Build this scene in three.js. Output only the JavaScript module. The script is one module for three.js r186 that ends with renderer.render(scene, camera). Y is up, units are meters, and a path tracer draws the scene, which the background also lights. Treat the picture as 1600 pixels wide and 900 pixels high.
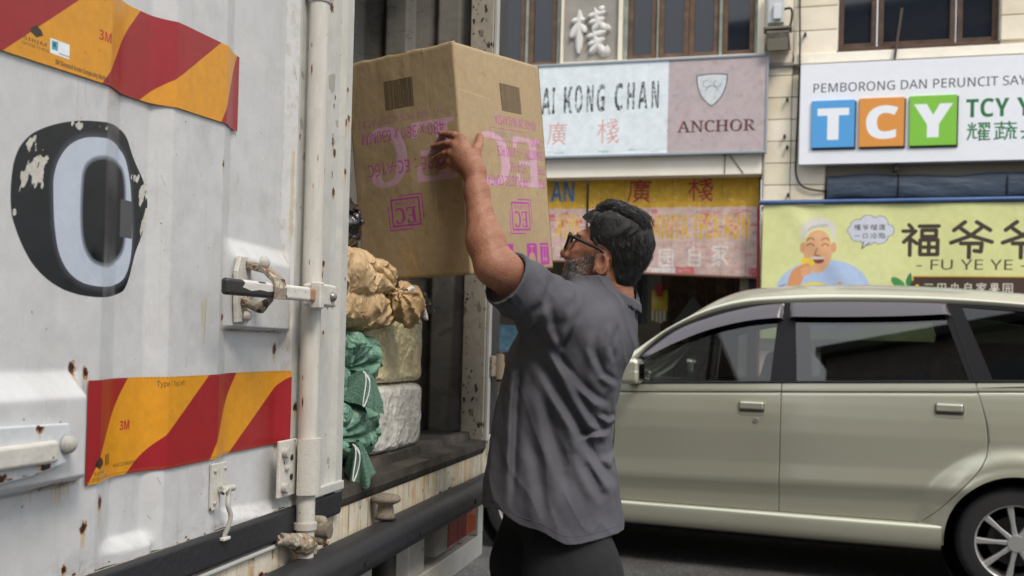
import * as THREE from 'three';
import { RoundedBoxGeometry } from 'three/addons/geometries/RoundedBoxGeometry.js';
import { mergeGeometries } from 'three/addons/utils/BufferGeometryUtils.js';

// ---------- camera, sky, sun, exposure ----------
const scene = new THREE.Scene();
const camera = new THREE.PerspectiveCamera(37.87, 1600 / 1067, 0.05, 200);
camera.position.set(0, 1.22, 0);
camera.rotation.order = 'YXZ';
camera.rotation.set(THREE.MathUtils.degToRad(0.5), 0, 0.026);
camera.setViewOffset(1600, 1067, 0, 0, 1600, 900);
camera.focus = 1.95;
camera.userData.fStop = 6.5;

const skyW = 64, skyH = 32, skyData = new Float32Array(skyW * skyH * 4);
for (let j = 0; j < skyH; j++) for (let i = 0; i < skyW; i++) {
  const up = Math.sin(((j + 0.5) / skyH - 0.5) * Math.PI), l = (1 + 2 * Math.max(0, up)) / 3;   // overcast: three times brighter overhead than at the horizon
  skyData.set([0.965 * l, 1.0 * l, 1.05 * l, 1], (j * skyW + i) * 4);
}
const sky = new THREE.DataTexture(skyData, skyW, skyH, THREE.RGBAFormat, THREE.FloatType);
sky.mapping = THREE.EquirectangularReflectionMapping; sky.magFilter = THREE.LinearFilter; sky.needsUpdate = true;
scene.background = sky; scene.environment = sky;
const sun = new THREE.DirectionalLight(0xfff4e6, 1.5);
sun.position.set(5, 12, 5); sun.target.position.set(0, 0, -4);
sun.castShadow = true; sun.shadow.radius = 34; sun.shadow.mapSize.set(2048, 2048);
Object.assign(sun.shadow.camera, { left: -14, right: 14, top: 14, bottom: -14, near: 0.5, far: 50 });
scene.add(sun, sun.target);
const renderer = new THREE.WebGLRenderer({ antialias: true });
renderer.toneMapping = THREE.LinearToneMapping;
renderer.toneMappingExposure = 1.82;
renderer.shadowMap.enabled = true;

// ---------- helpers ----------
let seed = 7;
const rnd = () => { seed = (seed * 1664525 + 1013904223) >>> 0; return seed / 4294967296; };
const rr = (a, b) => a + (b - a) * rnd();
const clamp = (x, a = 0, b = 1) => Math.min(b, Math.max(a, x));
const lerp = (a, b, t) => a + (b - a) * t;
const smooth = (x, a, b) => { const t = clamp((x - a) / (b - a)); return t * t * (3 - 2 * t); };
const hash3 = (x, y, z) => { let h = (Math.imul(x, 374761393) + Math.imul(y, 668265263) + Math.imul(z, 2147483647 ^ 1274126177)) | 0; h = Math.imul(h ^ (h >>> 13), 1274126177); h ^= h >>> 16; return (h >>> 0) / 4294967296; };
function noise(x, y, z = 0) {
  const ix = Math.floor(x), iy = Math.floor(y), iz = Math.floor(z), fx = x - ix, fy = y - iy, fz = z - iz;
  const u = fx * fx * (3 - 2 * fx), v = fy * fy * (3 - 2 * fy), w = fz * fz * (3 - 2 * fz);
  const f = (k) => lerp(lerp(hash3(ix, iy, iz + k), hash3(ix + 1, iy, iz + k), u), lerp(hash3(ix, iy + 1, iz + k), hash3(ix + 1, iy + 1, iz + k), u), v);
  return w === 0 ? f(0) : lerp(f(0), f(1), w);
}
const fbm = (x, y, z = 0, o = 4) => { let s = 0, a = 0.5, t = 0; for (let i = 0; i < o; i++) { s += a * noise(x, y, z); t += a; a *= 0.5; x = x * 2.03 + 17.1; y = y * 2.03 + 5.7; z = z * 2.03; } return s / t; };
const pick = (table, x) => { // smooth interpolation in a sorted [[x, y], ...] table
  if (x <= table[0][0]) return table[0][1];
  for (let i = 1; i < table.length; i++) if (x <= table[i][0]) return lerp(table[i - 1][1], table[i][1], (x - table[i - 1][0]) / (table[i][0] - table[i - 1][0]));
  return table[table.length - 1][1];
};
function canvasOf(w, h) { const c = document.createElement('canvas'); c.width = w; c.height = h; return [c, c.getContext('2d')]; }
function texOf(c, colour = true) { const t = new THREE.CanvasTexture(c); if (colour) t.colorSpace = THREE.SRGBColorSpace; t.magFilter = THREE.LinearFilter; t.anisotropy = 8; return t; }
function dataTex(n, fn, colour = false) { // fn(u, v) -> [r, g, b] 0..255, tiling
  const d = new Uint8Array(n * n * 4);
  for (let j = 0; j < n; j++) for (let i = 0; i < n; i++) { const c = fn(i / n, j / n); d.set([c[0], c[1], c[2], 255].map((x) => clamp(Math.round(x), 0, 255)), (j * n + i) * 4); }
  const t = new THREE.DataTexture(d, n, n); t.wrapS = t.wrapT = THREE.RepeatWrapping; t.magFilter = THREE.LinearFilter; t.minFilter = THREE.LinearMipmapLinearFilter; t.generateMipmaps = true;
  if (colour) t.colorSpace = THREE.SRGBColorSpace; t.needsUpdate = true; return t;
}
const tileN = (u, v, f, o = 4) => { // tiling noise by blending four shifted copies
  const a = fbm(u * f, v * f, 0, o), b = fbm((u - 1) * f, v * f, 0, o), c = fbm(u * f, (v - 1) * f, 0, o), d = fbm((u - 1) * f, (v - 1) * f, 0, o);
  return lerp(lerp(a, b, u), lerp(c, d, u), v);
};
function rep(t, x, y = x) { const c = t.clone(); c.repeat.set(x, y); c.needsUpdate = true; return c; }
const bumpFine = dataTex(256, (u, v) => { const k = 255 * tileN(u, v, 40, 3); return [k, k, k]; });
const bumpSoft = dataTex(256, (u, v) => { const k = 255 * tileN(u, v, 9, 4); return [k, k, k]; });
const ridge = (n) => 1 - Math.abs(2 * n - 1);
const crinkle = dataTex(256, (u, v) => { const a = ridge(tileN(u, v, 7, 3)) ** 5, b = ridge(tileN(u + 0.37, v + 0.11, 13, 2)) ** 5, k = 40 + 150 * a + 65 * b; return [k, k, k]; });
const weave = dataTex(256, (u, v) => { const k = 128 + 60 * Math.sin(u * Math.PI * 2 * 64) * Math.cos(v * Math.PI * 2 * 64) + 70 * (tileN(u, v, 30, 3) - 0.5); return [k, k, k]; });
const tint = (lo, hi, f = 6, o = 5) => dataTex(256, (u, v) => { const k = clamp((tileN(u, v, f, o) - 0.28) * 2.2); return [lerp(lo[0], hi[0], k), lerp(lo[1], hi[1], k), lerp(lo[2], hi[2], k)]; }, true);
const std = (o) => new THREE.MeshStandardMaterial({ roughness: 0.7, side: THREE.DoubleSide, ...o });
const phy = (o) => new THREE.MeshPhysicalMaterial({ roughness: 0.5, side: THREE.DoubleSide, ...o });

function add(parent, name, geo, mat, pos, rot) {
  const m = new THREE.Mesh(geo, mat); m.name = name; m.castShadow = m.receiveShadow = true;
  if (pos) m.position.set(...pos); if (rot) m.rotation.set(...rot);
  parent.add(m); return m;
}
const taken = {};
function uniq(name) { taken[name] = (taken[name] ?? -1) + 1; return taken[name] ? name + '_' + String(taken[name]).padStart(3, '0') : name; }
function thing(name, label, category, pos = [0, 0, 0], ry = 0, group) {
  const g = new THREE.Group(); g.name = uniq(name); g.position.set(...pos); g.rotation.y = ry; g.userData = { label, category };
  if (group) g.userData.group = group; scene.add(g); return g;
}
function tag(m, label, category, group) { m.userData.label = label; m.userData.category = category; if (group) m.userData.group = group; return m; }
const box = (x0, x1, y0, y1, z0, z1, r = 0.004, s = 2) => { // bevelled block between the given limits, uv in metres
  const w = x1 - x0, h = y1 - y0, d = z1 - z0, q = Math.min(r, w / 2.1, h / 2.1, d / 2.1);
  const g = q > 0 ? new RoundedBoxGeometry(w, h, d, s, q) : new THREE.BoxGeometry(w, h, d);
  g.translate((x0 + x1) / 2, (y0 + y1) / 2, (z0 + z1) / 2); return metreUV(g);
};
function metreUV(g) { // uv in metres by the way each face points
  if (g.index) g = g.toNonIndexed();
  const p = g.attributes.position, n = g.attributes.normal, uv = new Float32Array(p.count * 2);
  for (let i = 0; i < p.count; i += 3) {
    const ax = Math.abs(n.getX(i) + n.getX(i + 1) + n.getX(i + 2)), ay = Math.abs(n.getY(i) + n.getY(i + 1) + n.getY(i + 2)), az = Math.abs(n.getZ(i) + n.getZ(i + 1) + n.getZ(i + 2));
    for (let k = i; k < i + 3; k++) { uv[k * 2] = ax > ay && ax > az ? p.getZ(k) : p.getX(k); uv[k * 2 + 1] = ay >= ax && ay > az ? p.getZ(k) : p.getY(k); }
  }
  g.setAttribute('uv', new THREE.BufferAttribute(uv, 2)); return g;
}
function grid(nu, nv, fn) { // fn(i / nu, j / nv) -> [x, y, z, u, v]
  const pos = [], uv = [], idx = [];
  for (let j = 0; j <= nv; j++) for (let i = 0; i <= nu; i++) { const q = fn(i / nu, j / nv, i, j); pos.push(q[0], q[1], q[2]); uv.push(q[3] ?? i / nu, q[4] ?? j / nv); }
  for (let j = 0; j < nv; j++) for (let i = 0; i < nu; i++) { const a = j * (nu + 1) + i, b = a + 1, c = a + nu + 1, d = c + 1; idx.push(a, b, d, a, d, c); }
  const g = new THREE.BufferGeometry(); g.setAttribute('position', new THREE.Float32BufferAttribute(pos, 3)); g.setAttribute('uv', new THREE.Float32BufferAttribute(uv, 2)); g.setIndex(idx); g.computeVertexNormals(); return g;
}
const V = (x, y, z) => new THREE.Vector3(x, y, z);
const curve = (pts) => new THREE.CatmullRomCurve3(pts.map((p) => V(...p)), false, 'centripetal');
const tube = (pts, r, seg = 24, rad = 8) => new THREE.TubeGeometry(curve(pts), seg, r, rad, false);
function rod(a, b, r0, r1 = r0, n = 14) { // solid cylinder between two points
  const d = V(...b).sub(V(...a)), g = new THREE.CylinderGeometry(r1, r0, d.length(), n, 1);
  g.applyQuaternion(new THREE.Quaternion().setFromUnitVectors(V(0, 1, 0), d.clone().normalize())); g.translate((a[0] + b[0]) / 2, (a[1] + b[1]) / 2, (a[2] + b[2]) / 2); return g;
}
const merge = (list) => mergeGeometries(list.map((g) => { const q = g.index ? g.toNonIndexed() : g; for (const k of Object.keys(q.attributes)) if (!['position', 'normal', 'uv'].includes(k)) q.deleteAttribute(k); return q; }));
function shapeOf(pts, holes = []) { const s = new THREE.Shape(pts.map((p) => new THREE.Vector2(...p))); for (const h of holes) s.holes.push(new THREE.Path(h.map((p) => new THREE.Vector2(...p)))); return s; }
const extr = (pts, depth, bevel = 0, holes = []) => new THREE.ExtrudeGeometry(shapeOf(pts, holes), { depth, bevelEnabled: bevel > 0, bevelSize: bevel, bevelThickness: bevel, bevelOffset: -bevel, bevelSegments: 2, curveSegments: 12 });
// surface nets: a closed smooth surface around f(x, y, z) < 0; col(x, y, z) -> [r, g, b] linear vertex colours
function nets(f, lo, hi, h, col) {
  const n = [0, 1, 2].map((k) => Math.ceil((hi[k] - lo[k]) / h) + 1), [nx, ny, nz] = n, F = new Float32Array(nx * ny * nz), at = (i, j, k) => (k * ny + j) * nx + i;
  const B = 5, far = B * h * 1.7;                                                                 // blocks far from the surface take one value
  for (let K = 0; K < nz; K += B) for (let J = 0; J < ny; J += B) for (let I = 0; I < nx; I += B) {
    const c = f(lo[0] + (I + B / 2) * h, lo[1] + (J + B / 2) * h, lo[2] + (K + B / 2) * h), skip = Math.abs(c) > far;
    for (let k = K; k < Math.min(nz, K + B); k++) for (let j = J; j < Math.min(ny, J + B); j++) for (let i = I; i < Math.min(nx, I + B); i++) F[at(i, j, k)] = skip ? c : f(lo[0] + i * h, lo[1] + j * h, lo[2] + k * h);
  }
  const id = new Int32Array(nx * ny * nz).fill(-1), pos = [], idx = [];
  for (let k = 0; k < nz - 1; k++) for (let j = 0; j < ny - 1; j++) for (let i = 0; i < nx - 1; i++) {
    const q0 = at(i, j, k), sg = F[q0] < 0; if ((F[q0 + 1] < 0) === sg && (F[q0 + nx] < 0) === sg && (F[q0 + nx + 1] < 0) === sg) { const q1 = q0 + nx * ny; if ((F[q1] < 0) === sg && (F[q1 + 1] < 0) === sg && (F[q1 + nx] < 0) === sg && (F[q1 + nx + 1] < 0) === sg) continue; }
    let s = [0, 0, 0], c = 0;
    const v = (a, b, d) => F[at(i + a, j + b, k + d)];
    for (let ax = 0; ax < 3; ax++) for (let p = 0; p < 4; p++) {
      const o = [0, 0, 0]; o[(ax + 1) % 3] = p & 1; o[(ax + 2) % 3] = p >> 1; const a = v(...o); o[ax] = 1; const b = v(...o);
      if ((a < 0) !== (b < 0)) { o[ax] = a / (a - b); s[0] += o[0]; s[1] += o[1]; s[2] += o[2]; c++; }
    }
    if (c) { id[at(i, j, k)] = pos.length / 3; pos.push(lo[0] + (i + s[0] / c) * h, lo[1] + (j + s[1] / c) * h, lo[2] + (k + s[2] / c) * h); }
  }
  for (let k = 1; k < nz - 1; k++) for (let j = 1; j < ny - 1; j++) for (let i = 1; i < nx - 1; i++) for (let ax = 0; ax < 3; ax++) {
    const q0 = at(i, j, k), a = F[q0], b = F[q0 + (ax === 0 ? 1 : ax === 1 ? nx : nx * ny)];
    if ((a < 0) === (b < 0)) continue;
    const q = []; for (const [u, v] of [[0, 0], [1, 0], [1, 1], [0, 1]]) { const c = [i, j, k]; c[(ax + 1) % 3] -= u; c[(ax + 2) % 3] -= v; q.push(id[at(...c)]); }
    if (q.includes(-1)) continue;
    if (a < 0) idx.push(q[0], q[1], q[2], q[0], q[2], q[3]); else idx.push(q[0], q[2], q[1], q[0], q[3], q[2]);
  }
  const uv = [], colr = [], e = h * 0.6, nor = [];
  for (let i = 0; i < pos.length; i += 3) {
    const x = pos[i], y = pos[i + 1], z = pos[i + 2]; uv.push(x + z * 0.7, y + z * 0.3);
    const f0 = f(x, y, z), gx = f(x + e, y, z) - f0, gy = f(x, y + e, z) - f0, gz = f(x, y, z + e) - f0, l = Math.hypot(gx, gy, gz) || 1; nor.push(gx / l, gy / l, gz / l);
    if (col) colr.push(...col(x, y, z));
  }
  const g = new THREE.BufferGeometry(); g.setAttribute('position', new THREE.Float32BufferAttribute(pos, 3)); g.setAttribute('normal', new THREE.Float32BufferAttribute(nor, 3)); g.setAttribute('uv', new THREE.Float32BufferAttribute(uv, 2));
  if (col) g.setAttribute('color', new THREE.Float32BufferAttribute(colr, 3)); g.setIndex(idx); return g;
}
const smin = (a, b, k) => { const h = clamp(0.5 + 0.5 * (b - a) / k); return lerp(b, a, h) - k * h * (1 - h); };
const smax = (a, b, k) => -smin(-a, -b, k);
function capsule(x, y, z, a, b, r0, r1) { // tapered
  const bx = b[0] - a[0], by = b[1] - a[1], bz = b[2] - a[2], t = clamp(((x - a[0]) * bx + (y - a[1]) * by + (z - a[2]) * bz) / (bx * bx + by * by + bz * bz));
  return Math.hypot(x - a[0] - bx * t, y - a[1] - by * t, z - a[2] - bz * t) - lerp(r0, r1, t);
}
// hand-drawn strokes for the Chinese characters on the signs, on a 100 x 100 field
const GL = {
  fu: [[22, 8, 30, 18], [8, 26, 38, 26, 10, 58], [25, 42, 25, 96], [30, 52, 42, 62], [48, 12, 94, 12], [54, 24, 88, 24, 88, 42, 54, 42, 54, 24], [50, 52, 92, 52, 92, 94, 50, 94, 50, 52], [50, 73, 92, 73], [71, 52, 71, 94]],
  ye: [[36, 4, 12, 26], [62, 4, 92, 26], [72, 20, 48, 42, 6, 60], [28, 22, 52, 42, 96, 58], [28, 62, 74, 62, 72, 84, 58, 82], [46, 62, 46, 100]],
  yao: [[22, 6, 22, 40], [8, 14, 14, 28], [36, 14, 30, 28], [4, 40, 42, 40], [16, 40, 14, 66, 4, 92], [28, 40, 28, 80, 32, 86, 42, 84], [50, 8, 68, 8, 68, 34], [54, 16, 60, 20], [54, 28, 64, 24], [74, 8, 94, 8, 94, 34], [78, 16, 84, 20], [78, 28, 88, 24], [58, 40, 48, 60], [54, 50, 54, 98], [72, 38, 76, 46], [54, 50, 94, 50], [54, 64, 90, 64], [54, 78, 90, 78], [54, 94, 96, 94], [74, 50, 74, 94]],
  shu: [[6, 14, 94, 14], [34, 4, 34, 24], [66, 4, 66, 24], [10, 32, 44, 32, 38, 44], [27, 32, 27, 88], [14, 50, 14, 90], [27, 62, 42, 62], [6, 94, 44, 84], [72, 26, 76, 34], [50, 38, 96, 38], [70, 38, 58, 54, 88, 52], [84, 46, 92, 58], [58, 64, 56, 80, 48, 96], [72, 64, 72, 92], [86, 62, 86, 90, 96, 90]],
  guo: [[24, 8, 76, 8, 76, 46, 24, 46, 24, 8], [24, 27, 76, 27], [50, 8, 50, 98], [6, 58, 94, 58], [48, 60, 10, 92], [52, 60, 92, 92]],
  zhan: [[4, 28, 40, 26], [24, 4, 24, 98], [22, 32, 4, 64], [26, 36, 40, 54], [46, 20, 92, 12], [48, 34, 90, 26], [62, 2, 74, 34, 94, 48, 96, 38], [86, 24, 58, 50], [44, 64, 94, 54], [48, 80, 92, 70], [60, 50, 72, 80, 92, 98, 97, 84], [88, 66, 52, 98], [74, 2, 84, 8]],
  guang: [[50, 2, 54, 10], [14, 14, 94, 14], [16, 14, 14, 60, 4, 96], [28, 26, 88, 26], [44, 18, 44, 36], [70, 18, 70, 36], [30, 38, 86, 38], [57, 38, 57, 50], [32, 50, 84, 50, 84, 80, 32, 80, 32, 50], [32, 65, 84, 65], [57, 50, 57, 80], [46, 84, 28, 98], [70, 84, 88, 98]],
  san: [[14, 16, 86, 16], [20, 50, 80, 50], [6, 88, 94, 88]], ba: [[16, 12, 84, 12, 84, 50, 16, 50], [16, 12, 16, 88, 88, 88, 90, 74], [50, 12, 50, 50]],
  yang: [[22, 22, 78, 22, 78, 56], [22, 22, 22, 56], [6, 56, 94, 56], [50, 4, 50, 56, 10, 96], [52, 58, 92, 96]], zi: [[46, 2, 38, 16], [22, 16, 78, 16, 78, 96, 22, 96, 22, 16], [22, 42, 78, 42], [22, 68, 78, 68]],
  jia: [[50, 2, 50, 12], [10, 26, 10, 14, 90, 14, 88, 26], [20, 30, 80, 30], [54, 30, 12, 58], [44, 44, 58, 70, 50, 96, 40, 90], [48, 56, 12, 76], [54, 70, 10, 96], [82, 42, 60, 58], [60, 58, 94, 92]],
  yuan: [[10, 8, 90, 8, 90, 96, 10, 96, 10, 8], [32, 28, 68, 28], [24, 46, 76, 46], [42, 46, 38, 70, 24, 84], [60, 46, 60, 76, 78, 76]],
  kou: [[20, 20, 80, 20, 80, 84, 20, 84, 20, 20]], yi: [[8, 50, 92, 50]],
  liu: [[4, 28, 36, 28], [20, 6, 20, 96], [20, 34, 4, 62], [44, 12, 44, 40, 62, 32], [70, 12, 94, 12, 90, 40], [78, 12, 70, 42], [46, 52, 92, 52, 92, 94, 46, 94, 46, 52], [46, 73, 92, 73], [69, 52, 69, 94]],
  lian: [[6, 14, 94, 14], [34, 4, 34, 24], [66, 4, 66, 24], [38, 34, 88, 34], [56, 28, 44, 54, 88, 54], [34, 68, 94, 68], [66, 42, 66, 88], [12, 36, 20, 44], [8, 56, 22, 56, 20, 80, 6, 92], [20, 84, 50, 96, 96, 94]],
  lun: [[10, 10, 20, 20], [6, 36, 18, 46], [6, 92, 24, 60], [62, 6, 34, 44], [62, 6, 94, 44], [84, 52, 50, 66], [50, 48, 50, 90, 86, 90, 88, 78]],
  xian: [[10, 8, 34, 8, 22, 40, 34, 60, 22, 66], [10, 8, 10, 98], [58, 4, 42, 36], [50, 20, 82, 20, 70, 40], [46, 48, 46, 94, 90, 94, 90, 48, 72, 48], [46, 70, 62, 70], [72, 70, 90, 70]],
};
function glyph(g, key, x, y, w, h, width, jitter = 0) { // (x, y) top left
  g.lineCap = 'round'; g.lineJoin = 'round'; g.lineWidth = width;
  for (const s of GL[key]) { g.beginPath(); for (let i = 0; i < s.length; i += 2) g.lineTo(x + s[i] / 100 * w + rr(-jitter, jitter), y + s[i + 1] / 100 * h + rr(-jitter, jitter)); g.stroke(); }
}
function fitText(g, str, x, y, w, h, font, align = 'left') { // str stretched to w x cap height h, baseline at y
  g.save(); g.font = font.replace('@', '100px'); const m = g.measureText(str).width; g.translate(x, y); g.scale(w / m, h / 72); g.textAlign = 'left'; g.fillText(str, 0, 0); g.restore();
}
function flipped(g, x, y, w, h, draw) { g.save(); g.translate(x + w, y + h); g.rotate(Math.PI); draw(w, h); g.restore(); } // upside down print
function wear(g, w, h, n, colour, s0, s1, seedShift = 0) { g.fillStyle = colour; for (let i = 0; i < n; i++) { const x = rr(0, w), y = rr(0, h), s = rr(s0, s1) * rnd(); g.beginPath(); for (let k = 0; k < 7; k++) { const a = k / 7 * 6.283, q = s * rr(0.4, 1.2); g.lineTo(x + q * Math.cos(a), y + q * Math.sin(a) * rr(0.5, 1.4)); } g.fill(); } }
function speckle(g, w, h, amount, cell = 3) { // fine mottling of colour
  const im = g.getImageData(0, 0, w, h), d = im.data;
  for (let y = 0; y < h; y++) for (let x = 0; x < w; x++) { const k = (fbm(x / (cell * 9), y / (cell * 9), 0, 3) - 0.5) * amount * 2 + (noise(x / cell, y / cell) - 0.5) * amount * 0.7, i = (y * w + x) * 4; d[i] = clamp(d[i] * (1 + k), 0, 255); d[i + 1] = clamp(d[i + 1] * (1 + k), 0, 255); d[i + 2] = clamp(d[i + 2] * (1 + k), 0, 255); }
  g.putImageData(im, 0, 0);
}

// ---------- ground ----------
const asphaltMap = dataTex(512, (u, v) => { const a = tileN(u, v, 5, 5), s = noise(u * 170, v * 170), b = s > 0.8 ? 34 : s < 0.2 ? -16 : 0, k = 62 + 70 * (a - 0.5) + b; return [k * 1.02, k, k * 0.99]; }, true);
const asphaltBump = dataTex(512, (u, v) => { const k = 255 * clamp(noise(u * 170, v * 170) * 0.7 + noise(u * 60, v * 60) * 0.4); return [k, k, k]; });
const ground = add(scene, 'road', grid(80, 80, (a, b) => { const x = lerp(-70, 70, a), z = lerp(60, -80, b); return [x, 0, z, x / 1.3, z / 1.3]; }), std({ map: asphaltMap, bumpMap: asphaltBump, bumpScale: 0.006, roughness: 0.93 }));
ground.userData.kind = 'structure';

// ---------- delivery truck (local x along its rear, z outward from its rear) ----------
const truck = thing('delivery_truck', 'white box truck with one rear door closed and one open, black bumper below', 'truck', [-0.3801, 0, -2.2022], THREE.MathUtils.degToRad(77.3));
const PAINT = { roughness: 0.42, metalness: 0 };
function rustBlob(g, x, y, s, drip, sx = 1) { // dark flaked core with an orange run under it
  if (drip) { for (let i = 0; i < 9; i++) { g.strokeStyle = `rgba(${168 + i * 4},${112 + i * 6},${50 + i * 5},0.13)`; g.lineWidth = s * rr(0.25, 0.9); g.lineCap = 'round'; const q = x + rr(-0.6, 0.6) * s; g.beginPath(); g.moveTo(q, y); g.quadraticCurveTo(q + rr(-1, 1), y + drip * 0.4, q + rr(-0.2, 0.2) * s, y + drip * rr(0.3, 1.1)); g.stroke(); } }
  for (const [c, k] of [['rgba(150,90,40,0.55)', 1.25], ['rgba(74,42,24,0.95)', 1], ['rgba(38,24,18,0.9)', 0.7]]) { g.fillStyle = c; g.beginPath(); for (let i = 0; i < 14; i++) { const a = i / 14 * 6.283, q = s * k * rr(0.45, 1.2); g.lineTo(x + q * sx * Math.cos(a), y + q * Math.sin(a) * 1.25); } g.fill(); }
}
function chips(g, w, h, n, s0, s1, col = ['rgba(52,46,42,0.9)', 'rgba(96,88,80,0.8)', 'rgba(120,84,50,0.8)']) { for (let i = 0; i < n; i++) wear(g, w, h, 1, col[Math.floor(rnd() * col.length)], s0, s1); }

// closed door: pressed steel sheet with recesses, platform for the latch, block for the hinge bracket
const steps = (t, list) => { let n = 0; for (const [a, b, d] of list) n += d * clamp((t - a) / (b - a)); return n; };
function doorN(t, y) {
  let n = -0.022 + steps(t, [[-1.16, -1.13, 0.022], [-0.85, -0.79, -0.022], [-0.715, -0.685, 0.022], [-0.53, -0.468, -0.022], [-0.262, -0.245, 0.022]]);
  const inner = clamp(-n / 0.022);                                                              // 1 inside a recess
  let fill = clamp((0.932 - 0.016 * smooth(t, -0.8, -0.2) + 0.03 * (t < -0.6 ? -(t + 0.75) : -(t + 0.36)) - y) / 0.016);
  if (t > -0.6) fill = Math.max(fill, clamp((y - 1.243) / 0.004) * clamp((1.402 - y) / 0.03));
  n = lerp(n, 0, inner * fill);
  n += 0.032 * clamp((-0.885 - t) / 0.035) * clamp((y - 1.028) / 0.012) * clamp((1.176 - y) / 0.03);
  n += 0.0012 * (fbm(t * 7, y * 7, 0, 3) - 0.5) * 2 + 0.0004 * (fbm(t * 40, y * 40, 0, 2) - 0.5);
  return n;
}
const DW = 2048, DH = 2048, dT0 = -1.3, dT1 = 0, dY0 = 0.88, dY1 = 2.18;
const dx = (t) => (t - dT0) / (dT1 - dT0) * DW, dy = (y) => (1 - (y - dY0) / (dY1 - dY0)) * DH, dm = DW / 1.3;
const [doorC, dg] = canvasOf(DW, DH);
dg.fillStyle = '#c3c4c5'; dg.fillRect(0, 0, DW, DH);
{ // grime patches and runs in the paint
  for (let i = 0; i < 260; i++) { const x = rr(0, DW), y = rr(0, DH), l = rr(40, 320); dg.strokeStyle = `rgba(${130 + rr(-10, 30)},${124 + rr(-10, 26)},${112 + rr(-10, 20)},${rr(0.03, 0.12)})`; dg.lineWidth = rr(1, 7); dg.beginPath(); dg.moveTo(x, y); dg.quadraticCurveTo(x + rr(-6, 6), y + l / 2, x + rr(-4, 4), y + l); dg.stroke(); }
  for (let i = 0; i < 150; i++) { dg.fillStyle = `rgba(120,118,112,${rr(0.02, 0.07)})`; const x = rr(0, DW), y = rr(0, DH), s = rr(10, 70); dg.beginPath(); for (let k = 0; k < 12; k++) { const a = k / 12 * 6.283, q = s * rr(0.5, 1.1); dg.lineTo(x + q * Math.cos(a), y + q * Math.sin(a) * 1.4); } dg.fill(); }
  for (let i = 0; i < 160; i++) { dg.strokeStyle = `rgba(92,88,84,${rr(0.15, 0.5)})`; dg.lineWidth = rr(0.8, 2.2); const x = rr(0, DW), y = rr(0, DH); dg.beginPath(); dg.moveTo(x, y); dg.lineTo(x + rr(-10, 10), y + rr(4, 34)); dg.stroke(); }
  wear(dg, DW, DH, 240, 'rgba(70,60,52,0.7)', 1, 5);
}
const poly = (g, pts, fx, fy) => { g.beginPath(); const n = pts.length, P = pts.map(([t, y]) => [fx(t), fy(y)]); g.moveTo((P[n - 1][0] + P[0][0]) / 2, (P[n - 1][1] + P[0][1]) / 2); for (let i = 0; i < n; i++) { const q = P[(i + 1) % n]; g.quadraticCurveTo(P[i][0], P[i][1], (P[i][0] + q[0]) / 2, (P[i][1] + q[1]) / 2); } g.closePath(); };
const oOut = [[-1.031, 1.371], [-1.033, 1.406], [-1.027, 1.442], [-1.004, 1.470], [-0.964, 1.491], [-0.915, 1.508], [-0.861, 1.519], [-0.825, 1.520], [-0.805, 1.512], [-0.791, 1.489], [-0.776, 1.471], [-0.758, 1.455], [-0.747, 1.431], [-0.749, 1.402], [-0.760, 1.372], [-0.775, 1.349], [-0.782, 1.328], [-0.791, 1.304], [-0.806, 1.285], [-0.842, 1.278], [-0.891, 1.277], [-0.943, 1.285], [-0.986, 1.306], [-1.010, 1.331], [-1.025, 1.357]];
const oRing = [[-0.957, 1.407], [-0.957, 1.431], [-0.944, 1.458], [-0.920, 1.480], [-0.881, 1.495], [-0.831, 1.497], [-0.808, 1.485], [-0.793, 1.451], [-0.786, 1.406], [-0.783, 1.360], [-0.788, 1.327], [-0.804, 1.303], [-0.829, 1.294], [-0.878, 1.291], [-0.918, 1.302], [-0.942, 1.326], [-0.952, 1.358]];
const oIn = [[-0.898, 1.425], [-0.895, 1.447], [-0.879, 1.461], [-0.851, 1.469], [-0.822, 1.467], [-0.809, 1.449], [-0.806, 1.403], [-0.804, 1.367], [-0.813, 1.339], [-0.837, 1.325], [-0.869, 1.326], [-0.890, 1.344], [-0.897, 1.373]];
const onFold = ([t, y]) => { const k = clamp((t + 0.85) / 0.0272), q = t < -0.85 ? t : t < -0.8228 ? (t + 0.464) / 0.454 : t + 0.0328; return [q, 1.22 + (y - 1.22) * (1 + 0.026 * k)]; };   // the paint follows the sheet into the recess
for (const list of [oOut, oRing, oIn]) list.forEach((p, i) => { list[i] = onFold(p); });
dg.lineJoin = 'round';
poly(dg, oOut, dx, dy); dg.fillStyle = '#15181c'; dg.fill();
for (let i = 12; i >= 0; i--) { poly(dg, oRing, dx, dy); dg.strokeStyle = `rgba(120,135,158,${0.05})`; dg.lineWidth = i * 2.4; dg.stroke(); }
poly(dg, oRing, dx, dy); dg.fillStyle = '#b6bfcd'; dg.fill();
for (let i = 10; i >= 0; i--) { poly(dg, oIn, dx, dy); dg.strokeStyle = 'rgba(28,34,44,0.11)'; dg.lineWidth = i * 2.2; dg.stroke(); }
poly(dg, oIn, dx, dy); dg.fillStyle = '#14171b'; dg.fill();
dg.fillStyle = '#4a4b4d'; dg.fillRect(dx(-0.782), dy(1.425), dm * 0.03, dm * 0.055);               // worn grey patch at the fold
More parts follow.
